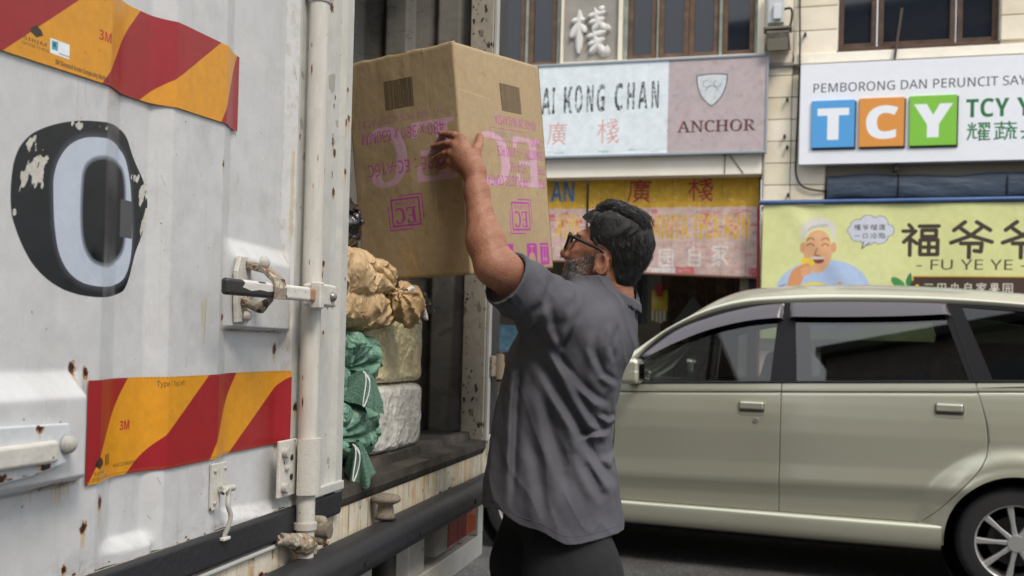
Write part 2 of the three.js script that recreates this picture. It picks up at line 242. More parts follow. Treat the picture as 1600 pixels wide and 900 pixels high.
{ // flaked paint: ragged patches where the lacquer has come off the letter
  const X0 = Math.round(dx(-1.05)), Y0 = Math.round(dy(1.54)), w = Math.round(dx(-0.70)) - X0, h = Math.round(dy(1.26)) - Y0, im = dg.getImageData(X0, Y0, w, h), d = im.data;
  const spots = [[-0.985, 1.435, 0.022, 0.030, 1], [-1.008, 1.42, 0.008, 0.03, 0.9], [-0.998, 1.46, 0.012, 0.014, 0.8], [-0.91, 1.503, 0.02, 0.008, 0.8], [-0.865, 1.512, 0.02, 0.006, 0.7], [-0.727, 1.44, 0.012, 0.022, 1], [-0.722, 1.40, 0.008, 0.03, 0.8], [-0.745, 1.465, 0.012, 0.012, 0.8], [-1.025, 1.372, 0.006, 0.012, 0.9]];
  for (let j = 0; j < h; j++) for (let i = 0; i < w; i++) { const t = dT0 + (X0 + i) / DW * 1.3, y = dY1 - (Y0 + j) / DH * 1.3; let k = 0; for (const [ct, cy, st, sy, a] of spots) k = Math.max(k, a * Math.exp(-(((t - ct - (y - cy) * 0.35) / st) ** 2) - ((y - cy) / sy) ** 2)); if (k < 0.12) continue; const n = fbm(t * 160 - y * 60, y * 70 + t * 20, 3, 4); if (n * 0.75 + k * 0.5 > 0.70) { const o = (j * w + i) * 4, m = fbm(t * 300, y * 300, 1, 2) * 30; d[o] = 176 + m; d[o + 1] = 173 + m; d[o + 2] = 164 + m; } }
  dg.putImageData(im, X0, Y0);
}
for (const [t, y, s, d] of [[-0.910, 1.181, 11, 40], [-0.881, 1.175, 9, 34], [-0.833, 0.993, 12, 50], [-0.876, 0.965, 11, 42], [-0.529, 1.524, 8, 46], [-0.514, 1.264, 8, 34], [-0.276, 1.211, 14, 50], [-0.914, 0.916, 8, 20]]) rustBlob(dg, dx(t), dy(y), s, d);
for (let i = 0; i < 420; i++) { const e = i % 3, t = e === 0 ? rr(-0.265, -0.245) : e === 1 ? rr(-0.5, -0.468) : rr(-1.2, -0.25), y = e === 2 ? rr(0.9, 0.925) : rr(0.92, 2.1), s = rr(3, 16); dg.fillStyle = `rgba(${rr(96, 140)},${rr(84, 112)},${rr(58, 80)},${rr(0.03, e === 0 ? 0.16 : 0.09)})`; dg.beginPath(); for (let k = 0; k < 9; k++) { const a = k / 9 * 6.283, q = s * rr(0.4, 1.1); dg.lineTo(dx(t) + q * Math.cos(a) * (e === 2 ? 1.8 : 0.5), dy(y) + q * Math.sin(a) * (e === 2 ? 0.6 : 2)); } dg.fill(); }
for (const [t, y, l] of [[-0.575, 1.29, 150], [-0.585, 1.285, 90], [-0.25, 1.30, 150], [-0.255, 1.16, 200], [-0.25, 1.6, 380]]) for (let k = 0; k < 5; k++) { dg.strokeStyle = `rgba(168,136,72,${rr(0.06, 0.16)})`; dg.lineWidth = rr(2, 9); dg.beginPath(); dg.moveTo(dx(t) + rr(-6, 6), dy(y)); dg.lineTo(dx(t) + rr(-6, 6), dy(y) + l * rr(0.5, 1)); dg.stroke(); }
for (let t = -0.99; t < -0.9; t += 0.008) rustBlob(dg, dx(t), dy(1.034 + rr(-0.002, 0.002)), rr(2, 7), rnd() < 0.3 ? 40 : 0, 1.6);
for (let t = -0.47; t < -0.27; t += 0.012) rustBlob(dg, dx(t), dy(1.2435), rr(1.5, 4), 0, 2);
for (let i = 0; i < 16; i++) rustBlob(dg, dx(rr(-1, -0.22)), dy(rr(0.898, 0.908)), rr(1, 3), 0, 2.5);
speckle(dg, DW, DH, 0.035, 4);
const doorTex = texOf(doorC);
const NT = 300, NY = 210, yOf = (v) => v < 0.75 ? lerp(0.90, 1.62, v / 0.75) : lerp(1.62, 3.02, (v - 0.75) / 0.25);
const doorGeo = grid(NT, NY, (a, b) => { const t = lerp(-1.25, -0.245, a), y = yOf(b); return [t, y, doorN(t, y), (t - dT0) / 1.3, (y - dY0) / 1.3]; });
const door = add(truck, 'rear_door', doorGeo, std({ map: doorTex, ...PAINT, roughnessMap: rep(bumpSoft, 3), roughness: 0.75 }));
door.userData.label = 'closed white corrugated rear door with black letter and warning plates';
const paintPlain = tint([160, 158, 152], [192, 193, 192], 4);
const paintM = std({ map: rep(paintPlain, 1.5), ...PAINT });
add(door, 'back_sheet', box(-1.25, -0.004, 0.905, 3.02, -0.07, -0.030), paintM);
// vertical edge channel of the door with chipped paint
const [chipC, cg] = canvasOf(512, 1024); cg.fillStyle = '#b9b9b4'; cg.fillRect(0, 0, 512, 1024); chips(cg, 512, 1024, 70, 1, 9); for (let i = 0; i < 24; i++) rustBlob(cg, rr(300, 512), rr(0, 1024), rr(2, 9), rnd() < 0.4 ? 30 : 0); wear(cg, 512, 1024, 20, 'rgba(126,122,114,0.55)', 10, 46); speckle(cg, 512, 1024, 0.05);
const chipT = texOf(chipC); chipT.wrapS = chipT.wrapT = THREE.RepeatWrapping;
const chipM = std({ map: rep(chipT, 1.6, 0.9), ...PAINT });
add(door, 'edge_channel', extr([[-0.245, -0.02], [-0.245, 0.004], [-0.165, 0.004], [-0.155, 0.012], [-0.095, 0.012], [-0.085, 0.002], [-0.045, 0.002], [-0.038, 0.014], [-0.004, 0.014], [-0.001, 0.010], [-0.001, -0.055], [-0.245, -0.055]], 2.12), chipM, [0, 3.02, 0], [Math.PI / 2, 0, 0]);
add(door, 'channel_foot', box(-0.155, -0.003, 0.905, 0.925, 0.003, 0.02, 0.003), chipM);
const rubber = std({ color: new THREE.Color().setRGB(0.018, 0.019, 0.022), roughness: 0.55, bumpMap: rep(bumpFine, 3), bumpScale: 0.0015 });
add(door, 'rubber_seal', box(-1.25, -0.205, 0.842, 0.899, -0.03, 0.012, 0.008), rubber);
add(door, 'rubber_seal', box(-0.165, -0.002, 0.850, 0.903, -0.03, 0.016, 0.008), rubber);
add(door, 'seal_bead', box(-1.25, -0.2, 0.828, 0.839, -0.01, 0.008, 0.005), paintM);

// warning plates of red and yellow sheet, pressed onto the recesses
function plate(c, t0, t1, y0, y1, skew) {
  const g = grid(160, 6, (a, b) => { const t = lerp(t0, t1, a), y = lerp(y0, y1, b) + skew * a; let n = 0; for (let k = -3; k <= 3; k++) n += doorN(t + k * 0.006, 1.2) / 7; return [t, y, Math.max(n, doorN(t, y)) + 0.0035, a, b]; });
  const m = add(door, 'warning_plate', g, phy({ map: texOf(c), roughness: 0.4, clearcoat: 0.12, clearcoatRoughness: 0.2 })); return m;
}
const RED = '#94101a', YEL = '#d28f12';
{
  const [c, g] = canvasOf(1600, 350), X = (t) => (t + 0.879) / 0.657 * 1600;
  g.fillStyle = RED; g.fillRect(0, 0, 1600, 350); g.fillStyle = YEL;
  for (const [b0, b1, a0, a1] of [[-0.875, -0.757, -0.757, -0.562], [-0.554, -0.451, -0.43, -0.228]]) { g.beginPath(); g.moveTo(X(b0), 350); g.lineTo(X(a0), 0); g.lineTo(X(a1), 0); g.lineTo(X(b1), 350); g.fill(); }
  g.fillStyle = RED; g.beginPath(); g.moveTo(X(-0.5), 350); g.lineTo(X(-0.53), 350); g.lineTo(X(-0.53), 349); g.fill();
  g.fillStyle = '#3a2a12'; fitText(g, 'Type 1 Top Left', X(-0.70), 36, 150, 20, '@ sans-serif'); fitText(g, '3M', X(-0.775), 188, 62, 34, 'bold @ sans-serif');
  g.fillStyle = '#b02020'; fitText(g, '3M', X(-0.775), 188, 62, 34, 'bold @ sans-serif');
  g.fillStyle = '#2c2010'; g.beginPath(); for (const [x, y] of [[X(-0.846), 262], [X(-0.836), 274], [X(-0.832), 290], [X(-0.846), 306], [X(-0.860), 290], [X(-0.856), 274]]) g.lineTo(x, y); g.fill(); g.fillRect(X(-0.822), 262, 14, 38); g.fillRect(X(-0.812), 262, 12, 38);
  fitText(g, 'SIRIM', X(-0.862), 324, 80, 12, '@ sans-serif'); fitText(g, 'CERTIFIED TO MS 828', X(-0.866), 340, 130, 10, '@ sans-serif'); fitText(g, 'VEHICLE MARKING', X(-0.79), 318, 150, 13, '@ sans-serif');
  g.strokeStyle = '#7d5c10'; g.lineWidth = 2; for (let x = 0; x < 1600; x += 13) { g.beginPath(); g.moveTo(x, 0); g.lineTo(x, 8); g.stroke(); } g.beginPath(); g.moveTo(0, 342); g.lineTo(1600, 342); g.stroke();
  wear(g, 1600, 350, 60, 'rgba(60,30,20,0.18)', 2, 10); speckle(g, 1600, 350, 0.05);
  plate(c, -0.879, -0.222, 1.022, 1.164, 0.004).userData.label = 'lower red and yellow warning plate above the hook';
}
{
  const [c, g] = canvasOf(1600, 350), t0 = -1.16, L = 0.708, X = (t) => (t - t0) / L * 1600;
  g.fillStyle = YEL; g.fillRect(0, 0, 1600, 350); g.fillStyle = RED;
  for (const [b0, b1, a0, a1] of [[-1.25, -1.057, -1.08, -0.875], [-0.868, -0.749, -0.752, -0.555], [-0.548, -0.44, -0.462, -0.40]]) { g.beginPath(); g.moveTo(X(b0), 350); g.lineTo(X(a0), 0); g.lineTo(X(a1), 0); g.lineTo(X(b1), 350); g.fill(); }
  g.fillStyle = '#b02020'; fitText(g, '3M', X(-0.878), 196, 66, 36, 'bold @ sans-serif');
  g.fillStyle = '#2c2010'; g.beginPath(); for (const [x, y] of [[X(-1.0), 232], [X(-0.991), 244], [X(-0.988), 258], [X(-1.0), 272], [X(-1.012), 258], [X(-1.009), 244]]) g.lineTo(x, y); g.fill(); fitText(g, 'SIRIM', X(-1.024), 292, 100, 12, '@ sans-serif'); fitText(g, 'CERTIFIED TO MS 828', X(-1.026), 308, 120, 11, '@ sans-serif'); fitText(g, '3M Diamond Grade Conspicuity Marking', X(-0.965), 338, 250, 16, 'bold @ sans-serif');
  g.fillStyle = '#dfe6ea'; g.fillRect(X(-0.975), 256, 84, 50); g.fillStyle = '#3f9bb0'; g.fillRect(X(-0.972), 262, 26, 30); g.fillStyle = '#3b3f4a'; g.fillRect(X(-0.972) + 6, 268, 10, 14); g.fillStyle = '#9aa6b0'; g.fillRect(X(-0.958), 296, 50, 5);
  g.fillStyle = 'rgba(210,170,170,0.35)'; for (let i = 0; i < 26; i++) g.fillRect(X(-0.835) + rr(0, 40), 290 + rr(-24, 24), rr(1, 6), rr(1, 6));
  wear(g, 1600, 350, 60, 'rgba(60,30,20,0.2)', 2, 10); speckle(g, 1600, 350, 0.05);
  plate(c, t0, t0 + L, 1.551, 1.683, 0.045).userData.label = 'upper red and yellow warning plate above the painted letter';
}
// locking rod, clamps, handle
const creamC = canvasOf(512, 512); { const [c, g] = creamC; g.fillStyle = '#c3c0b8'; g.fillRect(0, 0, 512, 512); chips(g, 512, 512, 22, 2, 9); for (let i = 0; i < 14; i++) rustBlob(g, rr(0, 512), rr(0, 512), rr(2, 8), 24); speckle(g, 512, 512, 0.05); }
const creamT = texOf(creamC[0]); creamT.wrapS = creamT.wrapT = THREE.RepeatWrapping;
const rodM = std({ map: rep(creamT, 1, 3), roughness: 0.4 }), fitM = std({ map: rep(creamT, 3), roughness: 0.5, bumpMap: rep(bumpFine, 4), bumpScale: 0.001 });
const rustT = tint([58, 34, 22], [150, 112, 78], 14), rustM = std({ map: rep(rustT, 6), roughness: 0.9, bumpMap: rep(bumpFine, 6), bumpScale: 0.002 });
const flakeT = (() => { const [c, g] = canvasOf(512, 512); g.fillStyle = '#8c8272'; g.fillRect(0, 0, 512, 512); for (let i = 0; i < 200; i++) wear(g, 512, 512, 1, ['rgba(92,54,30,0.85)', 'rgba(52,38,30,0.9)', 'rgba(120,78,44,0.6)', 'rgba(176,168,154,0.9)'][i % 4], 4, 40); speckle(g, 512, 512, 0.12); const t = texOf(c); t.wrapS = t.wrapT = THREE.RepeatWrapping; return t; })(), flakeM = std({ map: rep(flakeT, 7), roughness: 0.7, bumpMap: rep(bumpFine, 8), bumpScale: 0.002 });
const boltG = (x, y, z, r, d = 0.012) => { const g = new THREE.CylinderGeometry(r, r, d, 6); g.rotateX(Math.PI / 2); g.translate(x, y, z + d / 2); return g; };
const domeG = (x, y, z, r) => { const g = new THREE.SphereGeometry(r, 14, 8, 0, 6.3, 0, 1.57); g.rotateX(Math.PI / 2); g.translate(x, y, z); return g; };
const RT = -0.225, RZ = 0.030;
add(door, 'locking_rod', rod([RT, 1.03, RZ], [RT, 3.0, RZ], 0.0195, 0.0195, 24), rodM);
add(door, 'locking_rod', rod([RT, 0.80, RZ], [RT, 1.04, RZ], 0.0185, 0.0185, 24), rodM);
add(door, 'rod_collar', merge([rod([RT, 1.925, RZ], [RT, 2.02, RZ], 0.028, 0.028, 22), rod([RT, 1.90, RZ], [RT, 1.925, RZ], 0.022, 0.028, 22)]), fitM);
add(door, 'rod_collar', rod([RT, 0.855, RZ], [RT, 0.868, RZ], 0.023, 0.023, 20), fitM);
{ // bearing plate that wraps the rod
  const s = add(door, 'bearing_plate', merge([box(-0.312, -0.235, 0.925, 1.035, 0.006, 0.014, 0.003), (() => { const g = new THREE.CylinderGeometry(0.030, 0.030, 0.11, 24, 1, false, -1.75, 3.5); g.translate(RT, 0.98, RZ - 0.002); return g; })(), box(-0.197, -0.180, 0.925, 1.035, 0.004, 0.03, 0.003)]), fitM);
  for (const y of [1.012, 0.945]) add(door, 'bolt', boltG(-0.296, y, 0.013, 0.0105), fitM);
  add(door, 'bolt', domeG(-0.285, 0.982, 0.013, 0.008), fitM);
  for (const y of [1.0, 0.962]) add(door, 'bolt_hole', rod([-0.262, y, 0.010], [-0.262, y, 0.0155], 0.006), rubber);
}
{ // cam and keeper at the foot of the rod
  const f = (x, y, z) => Math.min(smin(capsule(x, y, z, [-0.30, 0.845, 0.014], [-0.24, 0.832, 0.034], 0.011, 0.017), capsule(x, y, z, [-0.235, 0.826, 0.032], [-0.212, 0.812, 0.034], 0.020, 0.018), 0.014), 9) + 0.014 * (fbm(x * 70, y * 70, z * 70, 3) - 0.5);
  add(door, 'rod_cam', nets(f, [-0.335, 0.79, -0.01], [-0.155, 0.89, 0.08], 0.004), flakeM);
  add(door, 'cam_keeper', merge([box(-0.176, -0.150, 0.812, 0.872, -0.0, 0.05, 0.012), rod([-0.165, 0.842, 0.0], [-0.165, 0.842, 0.058], 0.016)]), flakeM);
}
{ // handle bar folded flat against the door
  const [c, g] = canvasOf(512, 128); g.fillStyle = '#cfccc6'; g.fillRect(0, 0, 512, 128); g.fillStyle = '#2e2d2d'; g.beginPath(); g.moveTo(0, 0); g.lineTo(70, 0); for (const [x, y] of [[78, 30], [66, 60], [110, 84], [150, 70], [200, 78], [240, 66], [262, 84], [300, 92], [300, 128], [0, 128]]) g.lineTo(x, y); g.fill(); g.fillRect(150, 0, 36, 16); wear(g, 512, 128, 26, 'rgba(60,54,50,0.9)', 2, 8); g.fillStyle = 'rgba(130,70,30,0.6)'; g.fillRect(440, 0, 72, 128); speckle(g, 512, 128, 0.06);
  const hg = new RoundedBoxGeometry(0.385, 0.027, 0.014, 3, 0.006); { const p = hg.attributes.position, uv = hg.attributes.uv; for (let i = 0; i < p.count; i++) uv.setXY(i, p.getX(i) / 0.385 + 0.5, p.getY(i) / 0.027 + 0.5); }
  add(door, 'latch_handle', hg, std({ map: texOf(c), roughness: 0.45 }), [-0.447, 1.313, 0.062], [0, 0.03, 0.02]);
  add(door, 'handle_hub', merge([box(-0.268, -0.196, 1.296, 1.340, 0.03, 0.072, 0.006), box(-0.282, -0.262, 1.290, 1.342, 0.052, 0.074, 0.004)]), fitM);
  add(door, 'bolt', domeG(-0.222, 1.316, 0.072, 0.010), std({ color: 0x8a8880, metalness: 0.6, roughness: 0.35 }));
  const bracket = (f, lo, hi) => nets((x, y, z) => f(x, y, z) + 0.005 * (fbm(x * 110, y * 110, z * 110, 3) - 0.5), lo, hi, 0.003);
  add(door, 'handle_catch', merge([extr([[-0.482, 1.256], [-0.442, 1.256], [-0.438, 1.30], [-0.438, 1.352], [-0.452, 1.374], [-0.476, 1.372], [-0.488, 1.345], [-0.486, 1.29]], 0.005, 0.002)]), fitM, [0, 0, 0.002]);
  add(door, 'catch_clasp', extr([[0.006, 1.366], [0.05, 1.352], [0.074, 1.334], [0.080, 1.318], [0.078, 1.298], [0.073, 1.298], [0.074, 1.316], [0.068, 1.328], [0.048, 1.343], [0.006, 1.352]].map(([z, y]) => [-z, y]), 0.026, 0.002), flakeM, [-0.455, 0, 0], [0, Math.PI / 2 - 0.25, 0]);
  add(door, 'catch_finger', bracket((x, y, z) => smin(capsule(x, y, z, [-0.468, 1.292, 0.016], [-0.455, 1.282, 0.036], 0.010, 0.008), capsule(x, y, z, [-0.455, 1.282, 0.036], [-0.436, 1.298, 0.046], 0.008, 0.006), 0.008), [-0.5, 1.25, 0.0], [-0.41, 1.32, 0.075]), flakeM);
  add(door, 'bolt', domeG(-0.457, 1.362, 0.040, 0.013), fitM); add(door, 'bolt', domeG(-0.462, 1.268, 0.014, 0.010), fitM);
}
{ // hook latch on its hinged plate
  add(door, 'hook_plate', merge([box(-0.549, -0.520, 0.938, 1.016, 0.001, 0.006, 0.001), box(-0.520, -0.500, 0.968, 1.016, 0.001, 0.007, 0.001)]), fitM);
  for (const [x, y] of [[-0.54, 1.004], [-0.508, 1.006], [-0.54, 0.95]]) add(door, 'rivet', domeG(x, y, 0.006, 0.004), fitM);
  add(door, 'hook_rod', merge([tube([[-0.532, 0.966, 0.016], [-0.516, 0.972, 0.018], [-0.514, 0.962, 0.018], [-0.519, 0.945, 0.02], [-0.512, 0.925, 0.022], [-0.514, 0.905, 0.018], [-0.516, 0.889, 0.012]], 0.0042, 30, 8), box(-0.528, -0.505, 0.884, 0.890, 0.004, 0.02, 0.002), rod([-0.53, 0.972, 0.012], [-0.498, 0.972, 0.018], 0.006)]), fitM);
}
{ // hinge bracket on the raised block at the far side of the door
  add(door, 'hinge_bracket', extr([[-1.2, 1.045], [-1.03, 1.055], [-0.972, 1.064], [-0.963, 1.072], [-0.964, 1.108], [-0.968, 1.114], [-1.2, 1.12]], 0.006, 0.002), (() => { const [c, g] = canvasOf(512, 256); g.fillStyle = '#c4c8cc'; g.fillRect(0, 0, 512, 256); for (let i = 0; i < 16; i++) rustBlob(g, rr(150, 512), rr(20, 230), rr(4, 15), rnd() < 0.5 ? 30 : 0, 1.5); speckle(g, 512, 256, 0.05); const t = texOf(c); t.wrapS = t.wrapT = THREE.RepeatWrapping; t.repeat.set(4, 8); return std({ map: t, ...PAINT }); })(), [0, 0, 0.034]);
  add(door, 'hinge_rib', box(-1.2, -0.998, 1.068, 1.096, 0.041, 0.053, 0.006), fitM);
  add(door, 'bolt', domeG(-0.974, 1.088, 0.044, 0.012), fitM);
}

// frame, sill, floor, walls
const [sillC, sg] = canvasOf(2048, 128); sg.fillStyle = '#cfc8b6'; sg.fillRect(0, 0, 2048, 128);
for (let i = 0; i < 320; i++) { const x = rr(0, 2048), l = rr(20, 128); sg.strokeStyle = `rgba(${170 + rr(-20, 20)},${120 + rr(-20, 20)},${50 + rr(-10, 20)},${rr(0.06, 0.34)})`; sg.lineWidth = rr(1, 14); const y = rnd() < 0.7 ? 0 : rr(0, 100); sg.beginPath(); sg.moveTo(x, y); sg.lineTo(x + rr(-4, 4), y + l); sg.stroke(); }
for (let i = 0; i < 26; i++) { sg.fillStyle = 'rgba(70,55,40,0.55)'; sg.fillRect(rr(0, 2048), 0, rr(1.5, 4), rr(70, 128)); } chips(sg, 2048, 128, 120, 1, 7); for (let i = 0; i < 30; i++) rustBlob(sg, rr(0, 2048), rr(100, 128), rr(3, 9), 0, 2); speckle(sg, 2048, 128, 0.07);
const sillG = grid(40, 2, (a, b) => [lerp(-1.25, 1.36, a), lerp(0.76, 0.90, b), 0.0, a, b]);
const sillT = texOf(sillC);
add(truck, 'rear_sill', sillG, std({ map: sillT, roughness: 0.6 }));
add(truck, 'rear_beam', box(-1.25, 1.36, 0.755, 0.897, -0.10, -0.004), paintM);
const dirtT = tint([34, 30, 27], [86, 78, 70], 8), dirtM = std({ map: rep(dirtT, 1.2), roughness: 0.85, bumpMap: rep(bumpSoft, 4), bumpScale: 0.006 });
add(truck, 'threshold', extr([[0.006, 0.866], [0.012, 0.880], [0.010, 0.903], [-0.045, 0.906], [-0.05, 0.930], [-0.075, 0.932], [-0.075, 0.85], [-0.005, 0.85]].map(([z, y]) => [-z, y]), 1.30, 0), dirtM, [0.006, 0, 0], [0, Math.PI / 2, 0]);
add(truck, 'floor', box(-1.22, 1.40, 0.86, 0.925, -5.0, -0.076, 0.003), dirtM);
const wallT = (() => { const [c, g] = canvasOf(1024, 1024); g.fillStyle = '#7c7a75'; g.fillRect(0, 0, 1024, 1024); for (let i = 0; i < 420; i++) { g.strokeStyle = `rgba(${rr(20, 60)},${rr(20, 56)},${rr(20, 50)},${rr(0.05, 0.3)})`; g.lineWidth = rr(1, 4) * (rnd() < 0.1 ? 4 : 1); const x = rr(0, 1024), y = rr(0, 1024); g.beginPath(); g.moveTo(x, y); g.quadraticCurveTo(x + rr(-30, 30), y + rr(-10, 10), x + rr(-60, 60), y + rr(-26, 26)); g.stroke(); } wear(g, 1024, 1024, 160, 'rgba(40,38,36,0.14)', 10, 60); speckle(g, 1024, 1024, 0.07, 4); const t = texOf(c); t.wrapS = t.wrapT = THREE.RepeatWrapping; return t; })();
const wallM = std({ map: rep(wallT, 0.8), roughness: 0.65 });
const corr = (n) => { const p = ((n / 0.20) % 1 + 1) % 1; return 0.036 * (p < 0.30 ? 0 : p < 0.40 ? (p - 0.30) / 0.10 : p < 0.80 ? 1 : p < 0.9 ? 1 - (p - 0.80) / 0.10 : 0); };
add(truck, 'side_wall', grid(900, 2, (a, b) => { const n = lerp(-0.085, -5, a), y = lerp(0.925, 3.0, b); return [1.362 + corr(n), y, n, n, y]; }), wallM);
add(truck, 'side_panel', box(1.415, 1.43, 0.80, 3.06, -5, -0.06), paintM);
add(truck, 'side_wall', grid(250, 2, (a, b) => { const n = lerp(-0.085, -5, a), y = lerp(0.925, 3.0, b); return [-1.19 - corr(n), y, n, n, y]; }), wallM);
add(truck, 'side_panel', box(-1.27, -1.24, 0.80, 3.06, -5, -0.12), paintM);
add(truck, 'corner_post', box(-1.30, -1.252, 0.76, 3.028, -0.118, 0.004, 0.006), chipM);
add(truck, 'front_wall', box(-1.24, 1.41, 0.926, 3.0, -5.04, -5.0), wallM);
add(truck, 'roof', box(-1.28, 1.44, 3.03, 3.09, -5.05, 0.0), paintM);
add(truck, 'header_beam', box(-1.25, 1.36, 3.02, 3.029, -0.1, 0), paintM);
const [jamC, jg] = canvasOf(512, 1024); jg.fillStyle = '#9d978b'; jg.fillRect(0, 0, 512, 1024); for (let i = 0; i < 9; i++) { jg.save(); jg.translate(rr(0, 380), rr(0, 900)); chips(jg, 150, 190, 16, 3, 26, ['rgba(28,25,23,0.95)', 'rgba(44,38,34,0.9)']); jg.restore(); } chips(jg, 512, 1024, 90, 2, 12, ['rgba(28,25,23,0.95)', 'rgba(40,36,32,0.9)', 'rgba(70,62,54,0.8)']); wear(jg, 512, 1024, 30, 'rgba(60,56,50,0.4)', 10, 50); speckle(jg, 512, 1024, 0.08);
const jamT = texOf(jamC); jamT.wrapS = jamT.wrapT = THREE.RepeatWrapping;
add(truck, 'door_post', box(1.312, 1.352, 0.898, 3.02, -0.085, -0.002, 0.004), std({ map: rep(jamT, 6, 1.5), roughness: 0.7 }));
add(truck, 'post_edge', box(1.322, 1.358, 0.898, 3.02, -0.0015, 0.010, 0.003), paintM);
// the other door, folded back along the truck's side, with its black rubber edge
const open = add(truck, 'rear_door', box(1.462, 1.505, 0.92, 3.0, -1.30, -0.034, 0.006), paintM); open.userData.label = 'open rear door folded back along the side';
add(open, 'rubber_seal', box(1.385, 1.508, 0.915, 3.0, -0.032, 0.004, 0.008), rubber);
const hinge = add(truck, 'door_hinge', merge([rod([1.40, 1.115, 0.030], [1.40, 1.205, 0.030], 0.017, 0.017, 18), box(1.335, 1.395, 1.125, 1.198, 0.0115, 0.022, 0.003)]), flakeM); 
for (const y of [1.206, 1.106]) add(hinge, 'hinge_pin', rod([1.40, y, 0.030], [1.40, y + 0.008, 0.030], 0.010), rustM);
add(truck, 'post_foot', box(1.352, 1.40, 0.845, 0.898, -0.05, 0.012, 0.004), paintM);
// bumper, its tie point, lamp frame, lamps, plate
const bumperM = std({ color: new THREE.Color().setRGB(0.022, 0.023, 0.026), roughness: 0.5, bumpMap: rep(bumpSoft, 3), bumpScale: 0.003 });
const bumper = add(truck, 'bumper', box(-1.3, 1.42, 0.722, 0.800, 0.004, 0.092, 0.03, 5), bumperM);
for (const x of [-0.05, 0.33, 0.87]) add(bumper, 'bolt', rod([x, 0.757, 0.089], [x, 0.757, 0.0945], 0.008), std({ color: 0x0a0a0a, roughness: 0.8 }));
add(truck, 'rope_cleat', (() => { const g = new THREE.LatheGeometry([[0, 0.803], [0.026, 0.803], [0.022, 0.812], [0.018, 0.838], [0.034, 0.846], [0.037, 0.852], [0.034, 0.859], [0.016, 0.864], [0, 0.865]].map((q) => new THREE.Vector2(...q)), 28); g.translate(0.225, 0, 0.036); return g; })(), flakeM);
const lampFrameM = std({ map: rep(creamT, 1), roughness: 0.55 });
const frame = add(truck, 'lamp_frame', merge([box(0.30, 1.34, 0.50, 0.575, -0.10, 0.0, 0.004), box(0.56, 0.70, 0.576, 0.735, -0.06, -0.012, 0.003), box(1.27, 1.34, 0.576, 0.735, -0.10, 0.0, 0.003), box(0.30, 1.27, 0.576, 0.735, -0.09, -0.062, 0.002)]), lampFrameM);
const lamp = add(truck, 'tail_lamp', box(0.75, 1.22, 0.60, 0.718, -0.061, -0.045, 0.004), std({ color: 0x3a3a3a, roughness: 0.5 }));
for (const [a, b, name, col] of [[0.755, 0.875, 'reversing_lens', 0x8c8c84], [0.88, 0.985, 'red_lens', 0x8a0f18], [0.99, 1.095, 'red_lens', 0x7a0d16], [1.10, 1.215, 'amber_lens', 0xb84c08]]) add(lamp, name, box(a, b, 0.603, 0.715, -0.0445, 0.008, 0.008, 3), phy({ color: col, roughness: 0.15, clearcoat: 1, bumpMap: rep(weave, 6), bumpScale: 0.001 }));
const [npC, ng] = canvasOf(512, 128); ng.fillStyle = '#101012'; ng.fillRect(0, 0, 512, 128); ng.fillStyle = '#c9c9c4'; fitText(ng, '9', 410, 108, 56, 84, 'bold @ sans-serif'); 
add(truck, 'number_plate', grid(2, 2, (a, b) => [lerp(-0.46, 0.12, a), lerp(0.56, 0.70, b), 0.0, a, b]), std({ map: texOf(npC), roughness: 0.4 }));
add(truck, 'plate_backing', box(-0.48, 0.14, 0.55, 0.71, -0.02, -0.003), rubber);
add(truck, 'buffer_stop', rod([0.27, 0.58, 0.02], [0.27, 0.705, 0.02], 0.03, 0.03, 18), std({ color: 0x26251f, roughness: 0.6 }));
for (const x of [-0.45, 0.45]) add(truck, 'chassis_rail', box(x - 0.04, x + 0.04, 0.62, 0.84, -5, -0.13), std({ color: 0x1c1c1d, roughness: 0.8 }));
function tyreGeo(r, w, rim) { const p = [[rim, -w / 2], [r - 0.03, -w / 2], [r - 0.008, -w / 2 + 0.02], [r, -w / 2 + 0.05], [r, w / 2 - 0.05], [r - 0.008, w / 2 - 0.02], [r - 0.03, w / 2], [rim, w / 2]].map((q) => new THREE.Vector2(...q)); return new THREE.LatheGeometry(p, 48); }
for (const x of [-1.0, 1.12]) { const w = add(truck, 'rear_wheel', tyreGeo(0.40, 0.24, 0.22), std({ color: 0x141415, roughness: 0.9 }), [x, 0.40, -1.5], [0, 0, Math.PI / 2]); add(w, 'wheel_disc', new THREE.CylinderGeometry(0.23, 0.23, 0.10, 28), std({ color: 0x8a8a86, roughness: 0.6 })); }

// ---------- cargo behind the door, in the truck's own axes ----------
const TQ = new THREE.Quaternion().setFromAxisAngle(V(0, 1, 0), THREE.MathUtils.degToRad(77.3));
const inTruck = (t, y, n) => V(t, y, n).applyQuaternion(TQ).add(V(-0.3801, 0, -2.2022)).toArray();
